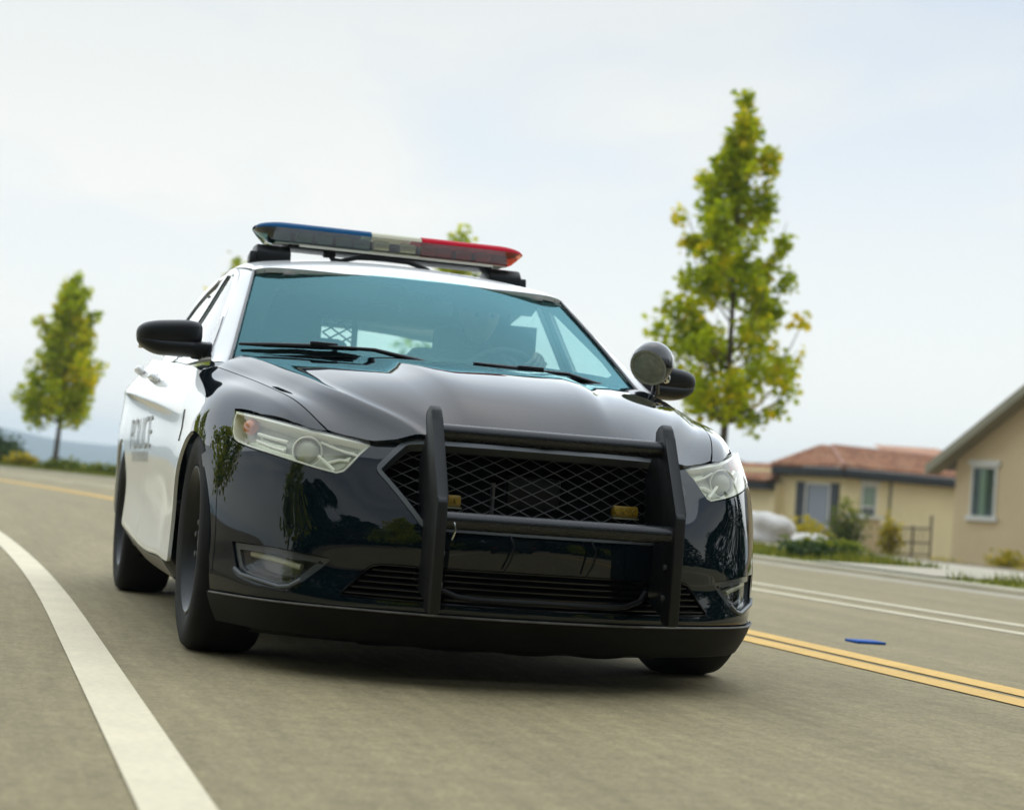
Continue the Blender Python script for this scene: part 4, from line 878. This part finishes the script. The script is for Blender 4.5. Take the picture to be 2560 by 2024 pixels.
# ---- dark structure inside so no light leaks through the seams
box('engine_block', (0,-.10,.48), (1.30,.95,.42), M['dark'], car)
box('front_crash_beam', (0,-.62,.36), (1.15,.20,.38), M['dark'], car)
box('underbody', (0,1.75,.19), (1.60,4.2,.05), M['dark'], car)
AA = np.linspace(math.radians(-22), math.radians(202), 30)
for cy in (0, 2.868):
    for sg in (-1, 1):
        V, Fc = grid_vf([[(sg*.60, cy, .325) for a in AA], [(sg*.60, cy+.392*math.cos(a), .325+.392*math.sin(a)) for a in AA], [(sg*.875, cy+.392*math.cos(a), .325+.392*math.sin(a)) for a in AA]]); pyd('wheel_liner', V, Fc, M['dark'], car)
# ---- doors, quarter panels, rocker sills
SEAM_B = 1.62
fd = door_f + [(9.45,SEAM_B),(8,SEAM_B),(6,SEAM_B),(5,SEAM_B-.005),(4.02,SEAM_B-.02)]
arcr = [(bu(y, z), y) for y, z in arch(2.868, 196, 118, 20)]
rd = [(4.02,SEAM_B-.02),(5,SEAM_B-.005),(6,SEAM_B),(8,SEAM_B),(9.45,SEAM_B),(9.45,2.36)] + arcr + [(6.3,2.74),(5.5,2.80),(4.02,2.80)]
arcq = [(bu(y, z), y) for y, z in arch(2.868, 112, -10, 26)]
qp = [(4.02,2.80),(5.5,2.80),(6.3,2.74)] + [(bu(y, z), y) for y, z in arch(2.868, 118, 113, 3)] + arcq + [(9.4,3.35),(9.4,3.88),(7,3.88),(5,3.88),(4.02,3.88)]
gf = [(.72,1.02),(.75,1.06),(.88,1.135),(1.0,1.20),(1.14,1.275),(1.20,1.312),(1.29,1.352),(1.40,1.378),(1.505,1.390),(1.49,1.036),(1.0,1.015)]
gfo = [(.52,.985),(.62,1.035),(.80,1.135),(.92,1.20),(1.097,1.287),(1.156,1.329),(1.254,1.381),(1.379,1.410),(1.50,1.422),(SEAM_B-.004,1.428),(SEAM_B,1.30),(SEAM_B,1.03),(1.0,.985)]
gr_ = [(1.665,1.05),(1.665,1.400),(1.95,1.397),(2.15,1.375),(2.35,1.325),(2.52,1.245),(2.60,1.18),(2.64,1.115)]
gro = [(SEAM_B+.004,1.03),(SEAM_B+.004,1.430),(1.95,1.430),(2.18,1.412),(2.40,1.355),(2.60,1.262),(2.70,1.18),(2.76,1.09),(2.0,1.035)]
for mir, sg in SIDES:
    d = patch('front_door', BOD, fd, M['white'], car, .22, .06, mirror=mir, gap=.002)
    patch('window_frame', GRN, gfo, M['white'], d, .06, .04, holes=[gf], mirror=mir, gap=.001)
    patch('side_window', GRN, gf, M['sglass'], d, .10, .06, mirror=mir, off=-.006, hem=0)
    patch('window_trim', GRN, [(1.492,1.03),(1.612,1.03),(1.612,1.402),(1.50,1.404),(1.36,1.385),(1.33,1.372),(1.40,1.380),(1.503,1.390)], M['trim'], d, .04, .03, off=.003, gap=0, mirror=mir, hem=.006)
    patch('mirror_sail', GRN, [(.53,.992),(.66,.992),(.74,1.05),(.905,1.148),(.895,1.172),(.80,1.122),(.66,1.045)], M['trim'], d, .04, .03, off=.004, gap=0, mirror=mir, hem=.008)
    r = patch('rear_door', BOD, rd, M['white'], car, .22, .06, mirror=mir, gap=.002)
    patch('window_frame', GRN, gro, M['white'], r, .06, .04, holes=[gr_], mirror=mir, gap=.001)
    patch('side_window', GRN, gr_, M['sglass'], r, .10, .06, mirror=mir, off=-.006, hem=0)
    patch('window_trim', GRN, [(1.93,1.392),(2.14,1.371),(2.34,1.322),(2.51,1.243),(2.60,1.175),(2.64,1.11),(2.70,1.11),(2.655,1.19),(2.555,1.268),(2.38,1.345),(2.16,1.396),(1.93,1.414)], M['trim'], r, .05, .03, off=.003, gap=0, mirror=mir, hem=.006)
    for dd, y, z in ((d, 1.545, .935), (r, 2.60, 1.015)):
        u = bu(y, z); p = BOD([[u, y]])[0]; n = BOD.nrm([[u, y]])[0]; n = n if n[0] > 0 else -n
        pts = [(sg*(p[0]+n[0]*o), y+dy, p[2]+n[2]*o+dz) for dy, o, dz in ((-.09,.002,0),(-.08,.022,.002),(-.04,.030,.004),(.05,.030,.004),(.09,.024,.003),(.10,.002,.002))]
        h = tube('door_handle', pts, [.010,.012,.012,.012,.012,.010], M['white'], dd, n=12)
        lathe('handle_cup', [(0,0),(.003,.040),(.001,.046)], M['grey'], dd, n=20, axis='x', c=(sg*(p[0]+.001), y, p[2]), rot=Matrix.Diagonal((sg,1,.75)))
    patch('quarter_panel', BOD, qp, M['white'], car, .22, .06, mirror=mir, gap=.002)
    patch('rear_pillar', GRN, [(2.76,1.06),(2.765,1.09),(2.705,1.18),(2.605,1.265),(2.405,1.358),(2.185,1.415),(1.95,1.433),(2.2,1.44),(2.6,1.40),(3.0,1.30),(3.35,1.15),(3.5,1.06)], M['white'], car, .07, .04, mirror=mir, gap=0)
    sl_ = [(9.53,.60),(9.53,1.2),(9.53,1.8),(9.53,2.38),(9.9,2.33),(10,1.9),(10,1.2),(10,.55)]
    patch('rocker_sill', BOD, sl_, M['sill'], car, .1, .08, mirror=mir, gap=.001, hem=.03)
    patch('door_gap_sliver', BOD, [(5.85,.262),(6.05,.283),(6.55,.275),(6.75,.305),(6.5,.268),(6.1,.255)], M['trim'], car, .12, .02, off=.003, mirror=mir, gap=0, hem=.004)  # black sliver laid on as the dark opening of the door gap
    # A pillar: from the windscreen edge out to the door frame
    A = [WSH([[.765, v]])[0] for v in np.linspace(-.11, 1.02, 12)]
    Bp = [GRN([[y, z]])[0] for y, z in ((.40,.968),(.52,.987),(.62,1.037),(.80,1.137),(.92,1.202),(1.097,1.289),(1.156,1.331),(1.254,1.383),(1.33,1.402))]
    pl_ = ruled('windscreen_pillar', A, Bp, M['white'], car, n=6, bulge=(.006,-.006,.004), mirror=mir, k=26)
    tube('pillar_seal', [(sg*(p[0]+.0), p[1]-.004, p[2]+.004) for p in A], .0075, M['trim'], pl_, n=8)
    base = [GRN([[y, z]])[0] for y, z in ((.36,.985),(.42,.99),(.50,1.0),(.56,1.03))]
    cw = [BOD([[u, .40]])[0] for u in (3.0,3.5,4.0)]
    # cowl corner between hood, fender and pillar
    q = [(sg*p[0], p[1], p[2]) for p in (BOD([[3.0,.345]])[0], BOD([[3.5,.40]])[0], BOD([[4.1,.43]])[0], GRN([[.40,.966]])[0], WSH([[.765,-.10]])[0], WSH([[.70,-.08]])[0])]
    pyd('cowl_corner', q, [(0,1,2,3,4,5)], M['black'], car)
    rr = [(sg*p[0]*.985, p[1], p[2]+.004) for p in ROF([[3.95, y] for y in (1.15,1.22,1.3,1.6,2.0,2.4,2.8)])]
    dm = tube('roof_moulding', [(sg*p[0]*.945, p[1], p[2]+.003) for p in ROF([[3.75, y] for y in (1.125,1.18,1.26,1.5,1.9,2.3,2.7)])], .011, M['trim'], car, n=8)
# ---- roof, rear
ft = [(0,.992),(1,1.006),(2,1.058),(3,1.110),(4,1.150)]; rb = [(4,3.0),(3,3.05),(2,3.1),(0,3.12)]
rp = ft + rb; rp = rp + [(-a, b) for a, b in rp[::-1] if a]
patch('roof', ROF, rp, M['white'], car, .2, .06, gap=.001, hem=.02, off=.003)
T = [ROF([[u, v]])[0] for u, v in ((-4,3.0),(-2,3.1),(0,3.12),(2,3.1),(4,3.0))]; Bt = [(-.70,3.62,1.13),(-.36,3.72,1.14),(0,3.75,1.14),(.36,3.72,1.14),(.70,3.62,1.13)]
ruled('rear_window', T, Bt, M['sglass'], car, n=4)
ruled('trunk_lid', [(-.84,3.45,1.10),(-.4,3.72,1.135),(0,3.75,1.135),(.4,3.72,1.135),(.84,3.45,1.10)], [(-.74,4.05,1.08),(-.4,4.12,1.10),(0,4.13,1.10),(.4,4.12,1.10),(.74,4.05,1.08)], M['white'], car, n=4)
ruled('rear_bumper', [(-.78,3.86,1.09),(-.70,4.06,1.09),(0,4.13,1.10),(.70,4.06,1.09),(.78,3.86,1.09)], [(-.84,3.86,.28),(-.74,4.12,.28),(0,4.2,.28),(.74,4.12,.28),(.84,3.86,.28)], M['white'], car, n=5)
# ---- windscreen with its black border, wipers
wso = [(0,-.02),(.4,-.02),(.765,-.03),(.765,1.0),(.4,.995),(0,.995)]; wso = wso + [(-a, b) for a, b in wso[::-1] if a]
wsi = [(0,.05),(.45,.06),(.66,.09),(.70,.14),(.702,.3),(.655,.80),(.63,.855),(.58,.87),(.3,.89),(.13,.89),(.105,.86),(.085,.80),(.06,.785),(0,.785)]
wsf = wsi + [(-.06,.785),(-.085,.80),(-.105,.86),(-.13,.89)] + [(-a, b) for a, b in wsi[::-1] if a > .2]
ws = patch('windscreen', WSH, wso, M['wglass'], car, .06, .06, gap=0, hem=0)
patch('windscreen_border', WSH, wso, M['dark'], ws, .05, .06, holes=[wsf], off=-.005, gap=0, hem=0)
ruled('cowl_panel', [WSH([[u, .03]])[0]-np.array([0,.0,.012]) for u in (-.76,-.4,0,.4,.76)], [HUD([[hu(v, abs(x))*np.sign(x), v]])[0]-np.array([0,0,.02]) for x, v in ((-.78,.36),(-.68,.37),(0,.27),(.68,.37),(.78,.36))], M['plastic'], car, n=3)
def wp(u, v, d=.018): p = WSH([[u, v]])[0]; n = WSH.nrm([[u, v]])[0]; n = n if n[1] < 0 else -n; return p+n*d
for bl, armb, mid in (([(-.745,.075),(-.65,.055),(-.50,.035),(-.36,.02)], (-.13,-.03), (-.47,.028)), ([(.05,-.02),(.14,-.03),(.24,-.035),(.35,-.045)], (.56,-.07), (.26,-.045))):
    wb = tube('wiper', [wp(u, v, .014) for u, v in bl], [.005,.009,.010,.006], M['plastic'], car, n=8)
    tube('wiper_arm', [wp(*armb, .004), wp((armb[0]+mid[0])/2, (armb[1]+mid[1])/2+.012, .02), wp(*mid, .018)], [.010,.007,.006], M['plastic'], wb, n=8)
    c = wp(*mid, .022); box('blade_clip', c, (.10,.018,.022), M['plastic'], wb, bev=.005)
# ---- wheels
tyre_p = [(-.100,.235),(-.112,.250),(-.121,.285),(-.122,.315),(-.115,.340),(-.098,.354),(-.06,.360),(.06,.360),(.096,.352),(.110,.337),(.117,.312),(.116,.285),(.110,.250),(.100,.235),(-.100,.235)]
for cy in (0, 2.868):
    for sg in (-1, 1):
        c = (sg*(.814 if cy == 0 else .824), cy, .356)
        prof = [(sg*a, b) for a, b in [(.100,.238),(.112,.243),(.113,.236),(.102,.226),(.085,.215),(.055,.205),(.045,.19),(.052,.15),(.072,.11),(.078,.075),(.070,.06),(.085,.045),(.085,0)]]
        wheel = lathe('wheel', prof, M['rim'], car, n=64, c=c)
        lathe('tyre', tyre_p, M['rubber'], wheel, n=72, c=c)
        lathe('brake_drum', [(-sg*.05,0),(-sg*.05,.22),(sg*.02,.22)], M['dark'], wheel, n=32, c=c)
        for k in range(5):
            a = k*2*math.pi/5+.3; lathe('lug_nut', [(sg*.07,.011),(sg*.092,.010),(sg*.094,0)], M['wire'], wheel, n=8, c=(c[0], cy+.057*math.cos(a), .356+.057*math.sin(a)))
        for k in range(15):
            a = k*2*math.pi/15; q = Matrix.Rotation(a, 3, 'X')
            box('vent_slot', (c[0]+sg*.050, cy-.178*math.sin(a), .356+.178*math.cos(a)), (.012,.030,.022), M['dark'], wheel, rot=q)
# tread grooves as real channels: dark rings set into the tyre are left to the rubber's relief
# ---- mirrors
def mirror_shell(sg):
    def blob(c, s, e=2.6, n=20, mtop=None):
        V = []; Fc = []
        for i in range(n+1):
            th = -math.pi/2+math.pi*i/n
            for j in range(2*n):
                ph = math.pi*j/n; f = lambda t: math.copysign(abs(t)**(2/e), t)
                V.append((c[0]+s[0]*f(math.cos(th))*f(math.cos(ph)), c[1]+s[1]*f(math.cos(th))*f(math.sin(ph)), c[2]+s[2]*f(math.sin(th))))
        for i in range(n):
            for j in range(2*n): Fc.append((i*2*n+j, i*2*n+(j+1)%(2*n), (i+1)*2*n+(j+1)%(2*n), (i+1)*2*n+j))
        return V, Fc
    V, Fc = blob((sg*.978,.76,1.076), (.118,.085,.047), 3.2)
    V = [(x, y+.05*abs(x*sg-.86)/.22*.6, z+(.006 if z > 1.08 else 0)-(.10*(abs(x)-.98) if z > 1.08 else 0)) for x, y, z in V]
    o = pyd('door_mirror', V, Fc, M['plastic'], car, smooth=True)
    V, Fc = blob((sg*.955,.755,1.030), (.140,.082,.032), 2.8)
    V = [(x, y+.05*abs(x*sg-.86)/.22*.6, z+.02*max(0,(abs(x)-1.0)/.08)**2) for x, y, z in V]
    pyd('mirror_base', V, Fc, M['plastic'], o, smooth=True)
    prism('mirror_arm', [(.68,1.005),(.68,1.05),(.74,1.06),(.80,1.045),(.80,1.0),(.74,.99)], sg*.80, sg*.90, M['plastic'], o, bev=.012)
    box('mirror_glass', (sg*.98,.858,1.065), (.20,.006,.085), M['chrome'], o, bev=.002)
for sg in (-1, 1): mirror_shell(sg)
# ---- spotlight on the driver's pillar
sd = Vector((-.58,-.66,-.50)).normalized(); SQ = sd.to_track_quat('Y', 'Z').to_matrix(); spc = Vector((.806,.47,1.118))
spot = lathe('spotlight', [(.045,.066),(.05,.073),(.03,.080),(-.01,.080),(-.04,.070),(-.065,.045),(-.075,.02),(-.076,0)], M['trim'], car, n=40, axis='y', c=spc, rot=SQ)
lathe('spotlight_lens', [(.046,.066),(.050,.045),(.052,.02),(.0525,0)], mat('frosted_lens', (.42,.42,.31), .35, coat=.4, var=.25, vscale=45), spot, n=40, axis='y', c=spc, rot=SQ)
lathe('lens_rim', [(.044,.0665),(.050,.0655),(.050,.0715),(.044,.073)], mat('lens_rim', (.62,.61,.48), .4), spot, n=40, axis='y', c=spc, rot=SQ)
tube('spotlight_post', [(.825,.49,1.06),(.835,.50,1.035),(.845,.53,1.01)], [.016,.014,.018], M['trim'], spot, n=10)
lathe('spotlight_base', [(0,.03),(.010,.026),(.016,.012),(.017,0)], M['trim'], spot, n=24, axis='z', c=(.805,.50,.985))
lathe('spotlight_joint', [(-.02,0),(-.016,.012),(0,.016),(.016,.012),(.02,0)], M['chrome'], spot, n=16, axis='z', c=(.875,.50,1.065))
# ---- light bar on the roof
LB = empty('tmp'); bpy.data.objects.remove(LB)
YB, ZB = 1.66, 1.617
def barsec(x0, x1, n, kind):
    G = []
    for x in np.linspace(x0, x1, n):
        t = abs(x-.0)/.585; e = max(0, min(1, (1-t)/.22)); e = math.sqrt(max(0, 1-(1-e)**2)) if e < 1 else 1; hw = .14*(.25+.75*e); row = []
        if kind == 'cap':
            for a in np.linspace(0, math.pi, 15): row.append((x, YB-hw*math.cos(a)*1.0, ZB+(.004+.030*e)*math.sin(a)**.8))
        else:
            low = ZB-.058*min(1, max(0, (1-t)/.12))
            row = [(x, YB-hw, ZB), (x, YB-hw*.985, ZB-.004), (x, YB-hw*.86, low+.012), (x, YB-hw*.80, low), (x, YB+hw*.80, low), (x, YB+hw*.86, low+.012), (x, YB+hw, ZB)]
        G.append(row)
    return grid_vf(G)
base = box('light_bar', (-.0,YB,1.552), (.88,.17,.018), M['plastic'], car, bev=.004)
for x0, x1, cap, gl_, nm in ((-.582,-.104,'bluecap','blueglass','blue'), (-.102,.112,'clearcap','clear','clear'), (.114,.582,'redcap','redglass','red')):
    V, Fc = barsec(x0, x1, 24, 'cap'); o = pyd(nm+'_dome', V, Fc, M[cap], base, smooth=True)
    V, Fc = barsec(x0, x1, 24, 'lens'); pyd(nm+'_lens', V, Fc, M[gl_], base, smooth=True)
for x in (-.47,-.385,-.30,-.215,-.14,-.055,.06,.15,.22,.305,.39,.47):
    y0 = YB-.095 if abs(x) < .45 else YB-.06
    l = box('lamp_module', (x, y0, ZB-.030), (.070,.05,.040), M['silver'], base, bev=.008)
box('lens_tray', (0,YB,ZB-.056), (1.0,.20,.006), M['pale'], base)
box('centre_wall', (0,YB,ZB-.028), (1.05,.03,.048), M['fogm'], base)
tube('tray_rail', [(-.40,YB-.10,1.556),(.44,YB-.10,1.556)], .008, M['pale'], base, n=8)
for sg in (-1, 1):
    ft_ = prism('mount_foot', [(1.56,1.455 if 1 else 0),(1.75,1.46),(1.74,1.535),(1.70,1.55),(1.60,1.548),(1.565,1.52)], sg*.43, sg*.575, M['plastic'], base, bev=.010)
    prism('foot_hook', [(1.57,1.46),(1.66,1.44),(1.66,1.50),(1.58,1.515)], sg*.572, sg*.60, M['rim'], base, bev=.004)
tube('cable', [(-.27,1.60,1.545),(-.255,1.575,1.512),(-.22,1.57,1.508),(-.15,1.57,1.528),(-.03,1.57,1.536),(.07,1.56,1.53),(.15,1.55,1.507),(.18,1.55,1.49)], .0095, M['plastic'], base, n=8)
box('cable_gland', (-.265,1.60,1.535), (.05,.04,.03), M['plastic'], base, bev=.006)
# ---- cabin
dash = prism('dashboard', [(.40,.70),(.45,.985),(.62,1.005),(.86,1.0),(.98,.955),(.98,.70)], -.78, .78, M['interior'], car, bev=.02)
box('instrument_hood', (.38,.93,1.0), (.36,.16,.06), M['interior'], dash, bev=.02)
box('radio_stack', (.02,1.0,.93), (.26,.10,.20), M['interior'], dash, bev=.015)
for sg in (-1, 1):
    s_ = box('front_seat', (sg*.38,1.42,.62), (.52,.52,.18), M['seat'], car, bev=.05, seg=3)
    box('seat_back', (sg*.38,1.70,.90), (.50,.16,.58), M['seat'], s_, rot=Matrix.Rotation(-.2,3,'X'), bev=.05, seg=3)
    box('headrest', (sg*.38,1.765,1.22), (.26,.09,.15), M['seat'], s_, bev=.035, seg=3)
rs = box('rear_seat', (0,2.55,.62), (1.36,.5,.2), M['seat'], car, bev=.05); box('seat_back', (0,2.80,.88), (1.36,.16,.42), M['seat'], rs, bev=.05)
PY = 1.92
pt = box('cage_partition', (0,PY,.85), (1.38,.02,.62), M['interior'], car)
for c, s in (((-.47,PY,1.23),(.50,.02,.22)), ((.53,PY,1.23),(.46,.02,.22)), ((-.07,PY,1.23),(.024,.02,.19)), ((0,PY,1.345),(1.26,.02,.10))):
    box('partition_panel', c, s, M['interior'], pt)
def cage():
    V = []; Fc = []
    for k in range(-6, 9):
        for s in (1, -1):
            a = [(-.215+t*.13, PY-.012, 1.14+k*.045+s*(t*.13)*.62) for t in np.linspace(0, 1, 3)]
            a = [p for p in a if 1.12 < p[2] < 1.32]
            if len(a) > 1: v, f = tube_vf(a, .004, 5, True, len(V)); V += v; Fc += f
    pyd('cage_wire', V, Fc, M['interior'], pt)
cage()
pyd('headliner', [(-.58,1.16,1.375),(.58,1.16,1.375),(.60,3.0,1.375),(-.60,3.0,1.375)], [(0,1,2,3)], M['hood_in'], car)
box('cabin_floor', (0,1.9,.42), (1.6,3.0,.05), M['dark'], car)
rv = box('rear_view_mirror', (.015,.93,1.285), (.22,.035,.06), M['interior'], car, bev=.012, rot=Matrix.Rotation(.1,3,'Z'))
box('mirror_stem', (.01,.95,1.34), (.03,.03,.06), M['interior'], rv)
for sg in (-1, 1):
    box('sun_visor', (sg*.33,1.14,1.352), (.40,.16,.018), M['hood_in'], car, rot=Matrix.Rotation(-.35,3,'X'), bev=.006)
sw = Vector((0,.88,.47)).normalized(); SWQ = sw.to_track_quat('Z','Y').to_matrix(); swc = Vector((.365,1.05,.985))
def wheel_pt(a, r=.185): return swc + SWQ @ Vector((r*math.cos(a), r*math.sin(a), 0))
Vw, Fw = [], []
rw = [wheel_pt(a) for a in np.linspace(0, 2*math.pi, 41)]
stw = tube('steering_wheel', rw, .014, M['interior'], car, n=10, cap=False)
for a in (0, math.pi, -math.pi/2): tube('spoke', [swc, wheel_pt(a)], .014, M['interior'], stw, n=8)
lathe('steering_hub', [(-.02,.0),(-.02,.06),(.03,.055),(.035,0)], M['interior'], stw, n=20, axis='z', c=swc, rot=SWQ)
# ---- lettering on the doors
def text(name, s, size, m, parent, wmax, S, fy0, z0, sg):
    cu = bpy.data.curves.new(name, 'FONT'); cu.body = s; cu.size = 1.0; cu.fill_mode = 'FRONT'
    to = bpy.data.objects.new(name, cu); COL.objects.link(to); dg = bpy.context.evaluated_depsgraph_get(); dg.update()
    me = bpy.data.meshes.new_from_object(to.evaluated_get(dg)); bpy.data.objects.remove(to)
    co = np.array([v.co[:] for v in me.vertices]); co[:,0] -= co[:,0].min(); wd = co[:,0].max(); hh = co[:,1].max()
    bm = bmesh.new(); bm.from_mesh(me); bmesh.ops.subdivide_edges(bm, edges=[e for e in bm.edges], cuts=1); bmesh.ops.triangulate(bm, faces=bm.faces)
    x0 = min(v.co.x for v in bm.verts)
    for v in bm.verts:
        t = (v.co.x-x0)/wd; z = z0+v.co.y/hh*size; y = (fy0+wmax*(1-t)) if sg < 0 else (fy0+wmax*t)
        u = bu(y, z); p = BOD([[u, y]])[0]; v.co = (sg*(p[0]+.003), y, p[2])
    o = bmo(name, bm, m, parent); bpy.data.meshes.remove(me); return o
for sg in (-1, 1):
    tx = text('door_lettering', 'POLICE', .130, M['letter'], car, 1.0, BOD, 1.36, .662, sg)
    V = []; Fc = []
    for k in range(9):
        y0 = 1.46+k*.088
        for j in range(2):
            ya = y0+j*.042; q = [(y, z) for y, z in ((ya,.605),(ya+.018,.605),(ya+.018,.650),(ya,.650))]; b0 = len(V)
            for y, z in q: p = BOD([[bu(y, z), y]])[0]; V.append((sg*(p[0]+.003), y, z))
            Fc.append((b0,b0+1,b0+2,b0+3))
    pyd('small_lettering', V, Fc, M['letter'], tx)
# ================================================================== DRIVER behind the wheel
def skin_mesh(name, verts, edges, rad, root, m, parent, levels=2):
    me = bpy.data.meshes.new(name); me.from_pydata(verts, edges, []); o = bpy.data.objects.new(name, me); COL.objects.link(o)
    sk = o.modifiers.new('s', 'SKIN'); sk.use_smooth_shade = True
    for i, r in enumerate(rad): me.skin_vertices[0].data[i].radius = r if isinstance(r, tuple) else (r, r)
    me.skin_vertices[0].data[root].use_root = True
    su = o.modifiers.new('u', 'SUBSURF'); su.levels = levels; su.render_levels = levels
    dg = bpy.context.evaluated_depsgraph_get(); dg.update(); m2 = bpy.data.meshes.new_from_object(o.evaluated_get(dg)); bpy.data.objects.remove(o)
    m2.polygons.foreach_set('use_smooth', [True]*len(m2.polygons)); return link(name, m2, m, parent)
drv = empty('person', (.38,1.42,.70)); tag(drv, 'driver in dark uniform with both hands on the steering wheel behind the windscreen', 'person')
def D(x, y, z): return (x-.38, y-1.42, z-.70)
hL, hR = wheel_pt(math.radians(132), .185), wheel_pt(math.radians(15), .185)
V = [D(.38,1.45,.78), D(.38,1.50,.95), D(.38,1.53,1.10), D(.38,1.52,1.19), D(.38,1.50,1.235),
     D(.56,1.52,1.12), D(.62,1.35,.93), D(hL[0]+.035,hL[1]+.10,hL[2]-.05), D(.20,1.52,1.12), D(.14,1.35,.93), D(hR[0]-.035,hR[1]+.10,hR[2]-.05),
     D(.47,1.42,.76), D(.50,1.02,.80), D(.50,.92,.50), D(.29,1.42,.76), D(.26,1.02,.80), D(.26,.92,.50)]
Ed = [(0,1),(1,2),(2,3),(3,4),(2,5),(5,6),(6,7),(2,8),(8,9),(9,10),(0,11),(11,12),(12,13),(0,14),(14,15),(15,16)]
rd_ = [(.17,.12),(.165,.12),(.17,.115),(.07,.07),(.055,.055),.068,.048,.032,.068,.048,.032,.09,.075,.05,.09,.075,.05]
body = skin_mesh('body', V, Ed, rd_, 0, M['uniform'], drv)
def head():
    bm = bmesh.new(); bmesh.ops.create_uvsphere(bm, u_segments=32, v_segments=24, radius=1.0)
    for v in bm.verts:
        x, y, z = v.co; jaw = 1-.26*max(0, -z)**1.3; x *= .078*jaw; f = -y
        yy = -.098*f*(1-.10*max(0, -z)) ; zz = z*.122
        if f > .2:
            nose = math.exp(-((x/.014)**2))*math.exp(-((z+.12)/.20)**2)*.024; brow = math.exp(-((z-.18)/.10)**2)*.005; eye = -math.exp(-((abs(x)-.032)/.016)**2)*math.exp(-((z-.04)/.09)**2)*.010
            lips = math.exp(-((x/.026)**2))*math.exp(-((z+.48)/.06)**2)*.006; chin = math.exp(-((x/.03)**2))*math.exp(-((z+.82)/.14)**2)*.010; yy -= nose+brow+eye+lips+chin
        v.co = (x, yy, zz)
    o = bmo('head', bm, M['skin'], drv, smooth=True); o.location = D(.38,1.485,1.325); o.rotation_euler = (math.radians(4),0,0)
    for sg in (-1, 1):
        V_, F_ = lathe_vf([(0,0),(.002,.024),(.010,.030),(.014,.022),(.012,0)], 16, 'x'); e = pyd('ear', [(sg*.072+sg*a*.8, b*.6+.01, c) for a, b, c in V_], F_, M['skin'], o, smooth=True)
        V_, F_ = lathe_vf([(-.011,0),(-.008,.008),(0,.011),(.006,.009),(.011,0)], 12, 'y'); pyd('eye', [(sg*.032+a, -.083+b, .006+c) for a, b, c in V_], F_, mat('eye', (.05,.04,.03), .2), o, smooth=True)
    bm = bmesh.new(); bmesh.ops.create_uvsphere(bm, u_segments=28, v_segments=18, radius=1.0)
    for v in list(bm.verts):
        x, y, z = v.co; v.co = (x*.083, y*.104+.006, z*.128+.004)
    bmesh.ops.delete(bm, geom=[v for v in bm.verts if v.co.z < .035-(v.co.y > .02)*.07 or (v.co.y < -.055 and v.co.z < .075)], context='VERTS')
    h = bmo('hair', bm, M['hair'], o, smooth=True)
head()
def hand(pt, sg, nm='hand'):
    "palm behind the rim, four fingers curled round it, thumb along it"
    c = Vector(pt); tang = Vector((-(c-swc).normalized().cross(SWQ @ Vector((0,0,1))))); tang.normalize(); out = (c-swc).normalized(); nz = SWQ @ Vector((0,0,1)); nz.normalize()
    V = []; E = []; R_ = []
    def add(p, r, par=None):
        V.append(tuple(Vector(p)-drv.location)); R_.append(r)
        if par is not None: E.append((par, len(V)-1))
        return len(V)-1
    wr = add(c+out*.02+nz*.07+Vector((sg*.03,.02,-.035)), .026); pm = add(c+out*.022+nz*.026, (.036,.020), wr)
    for k, ln in enumerate((.9,1.05,1.0,.8)):
        o_ = tang*(-.030+.020*k); a = add(c+o_+out*.032+nz*.004, .0105, pm); b = add(c+o_+out*.018-nz*.026*ln, .0095, a); d = add(c+o_-out*.012-nz*.027*ln, .0088, b); add(c+o_-out*.026-nz*.006, .0078, d)
    t1 = add(c+tang*.036+out*.004+nz*.026, .0115, pm); t2 = add(c+tang*.055-out*.012+nz*.022, .0105, t1); add(c+tang*.066-out*.026+nz*.014, .009, t2)
    skin_mesh(nm, V, E, R_, 1, M['skin'], drv)
hand(hL, 1); hand(hR, -1)
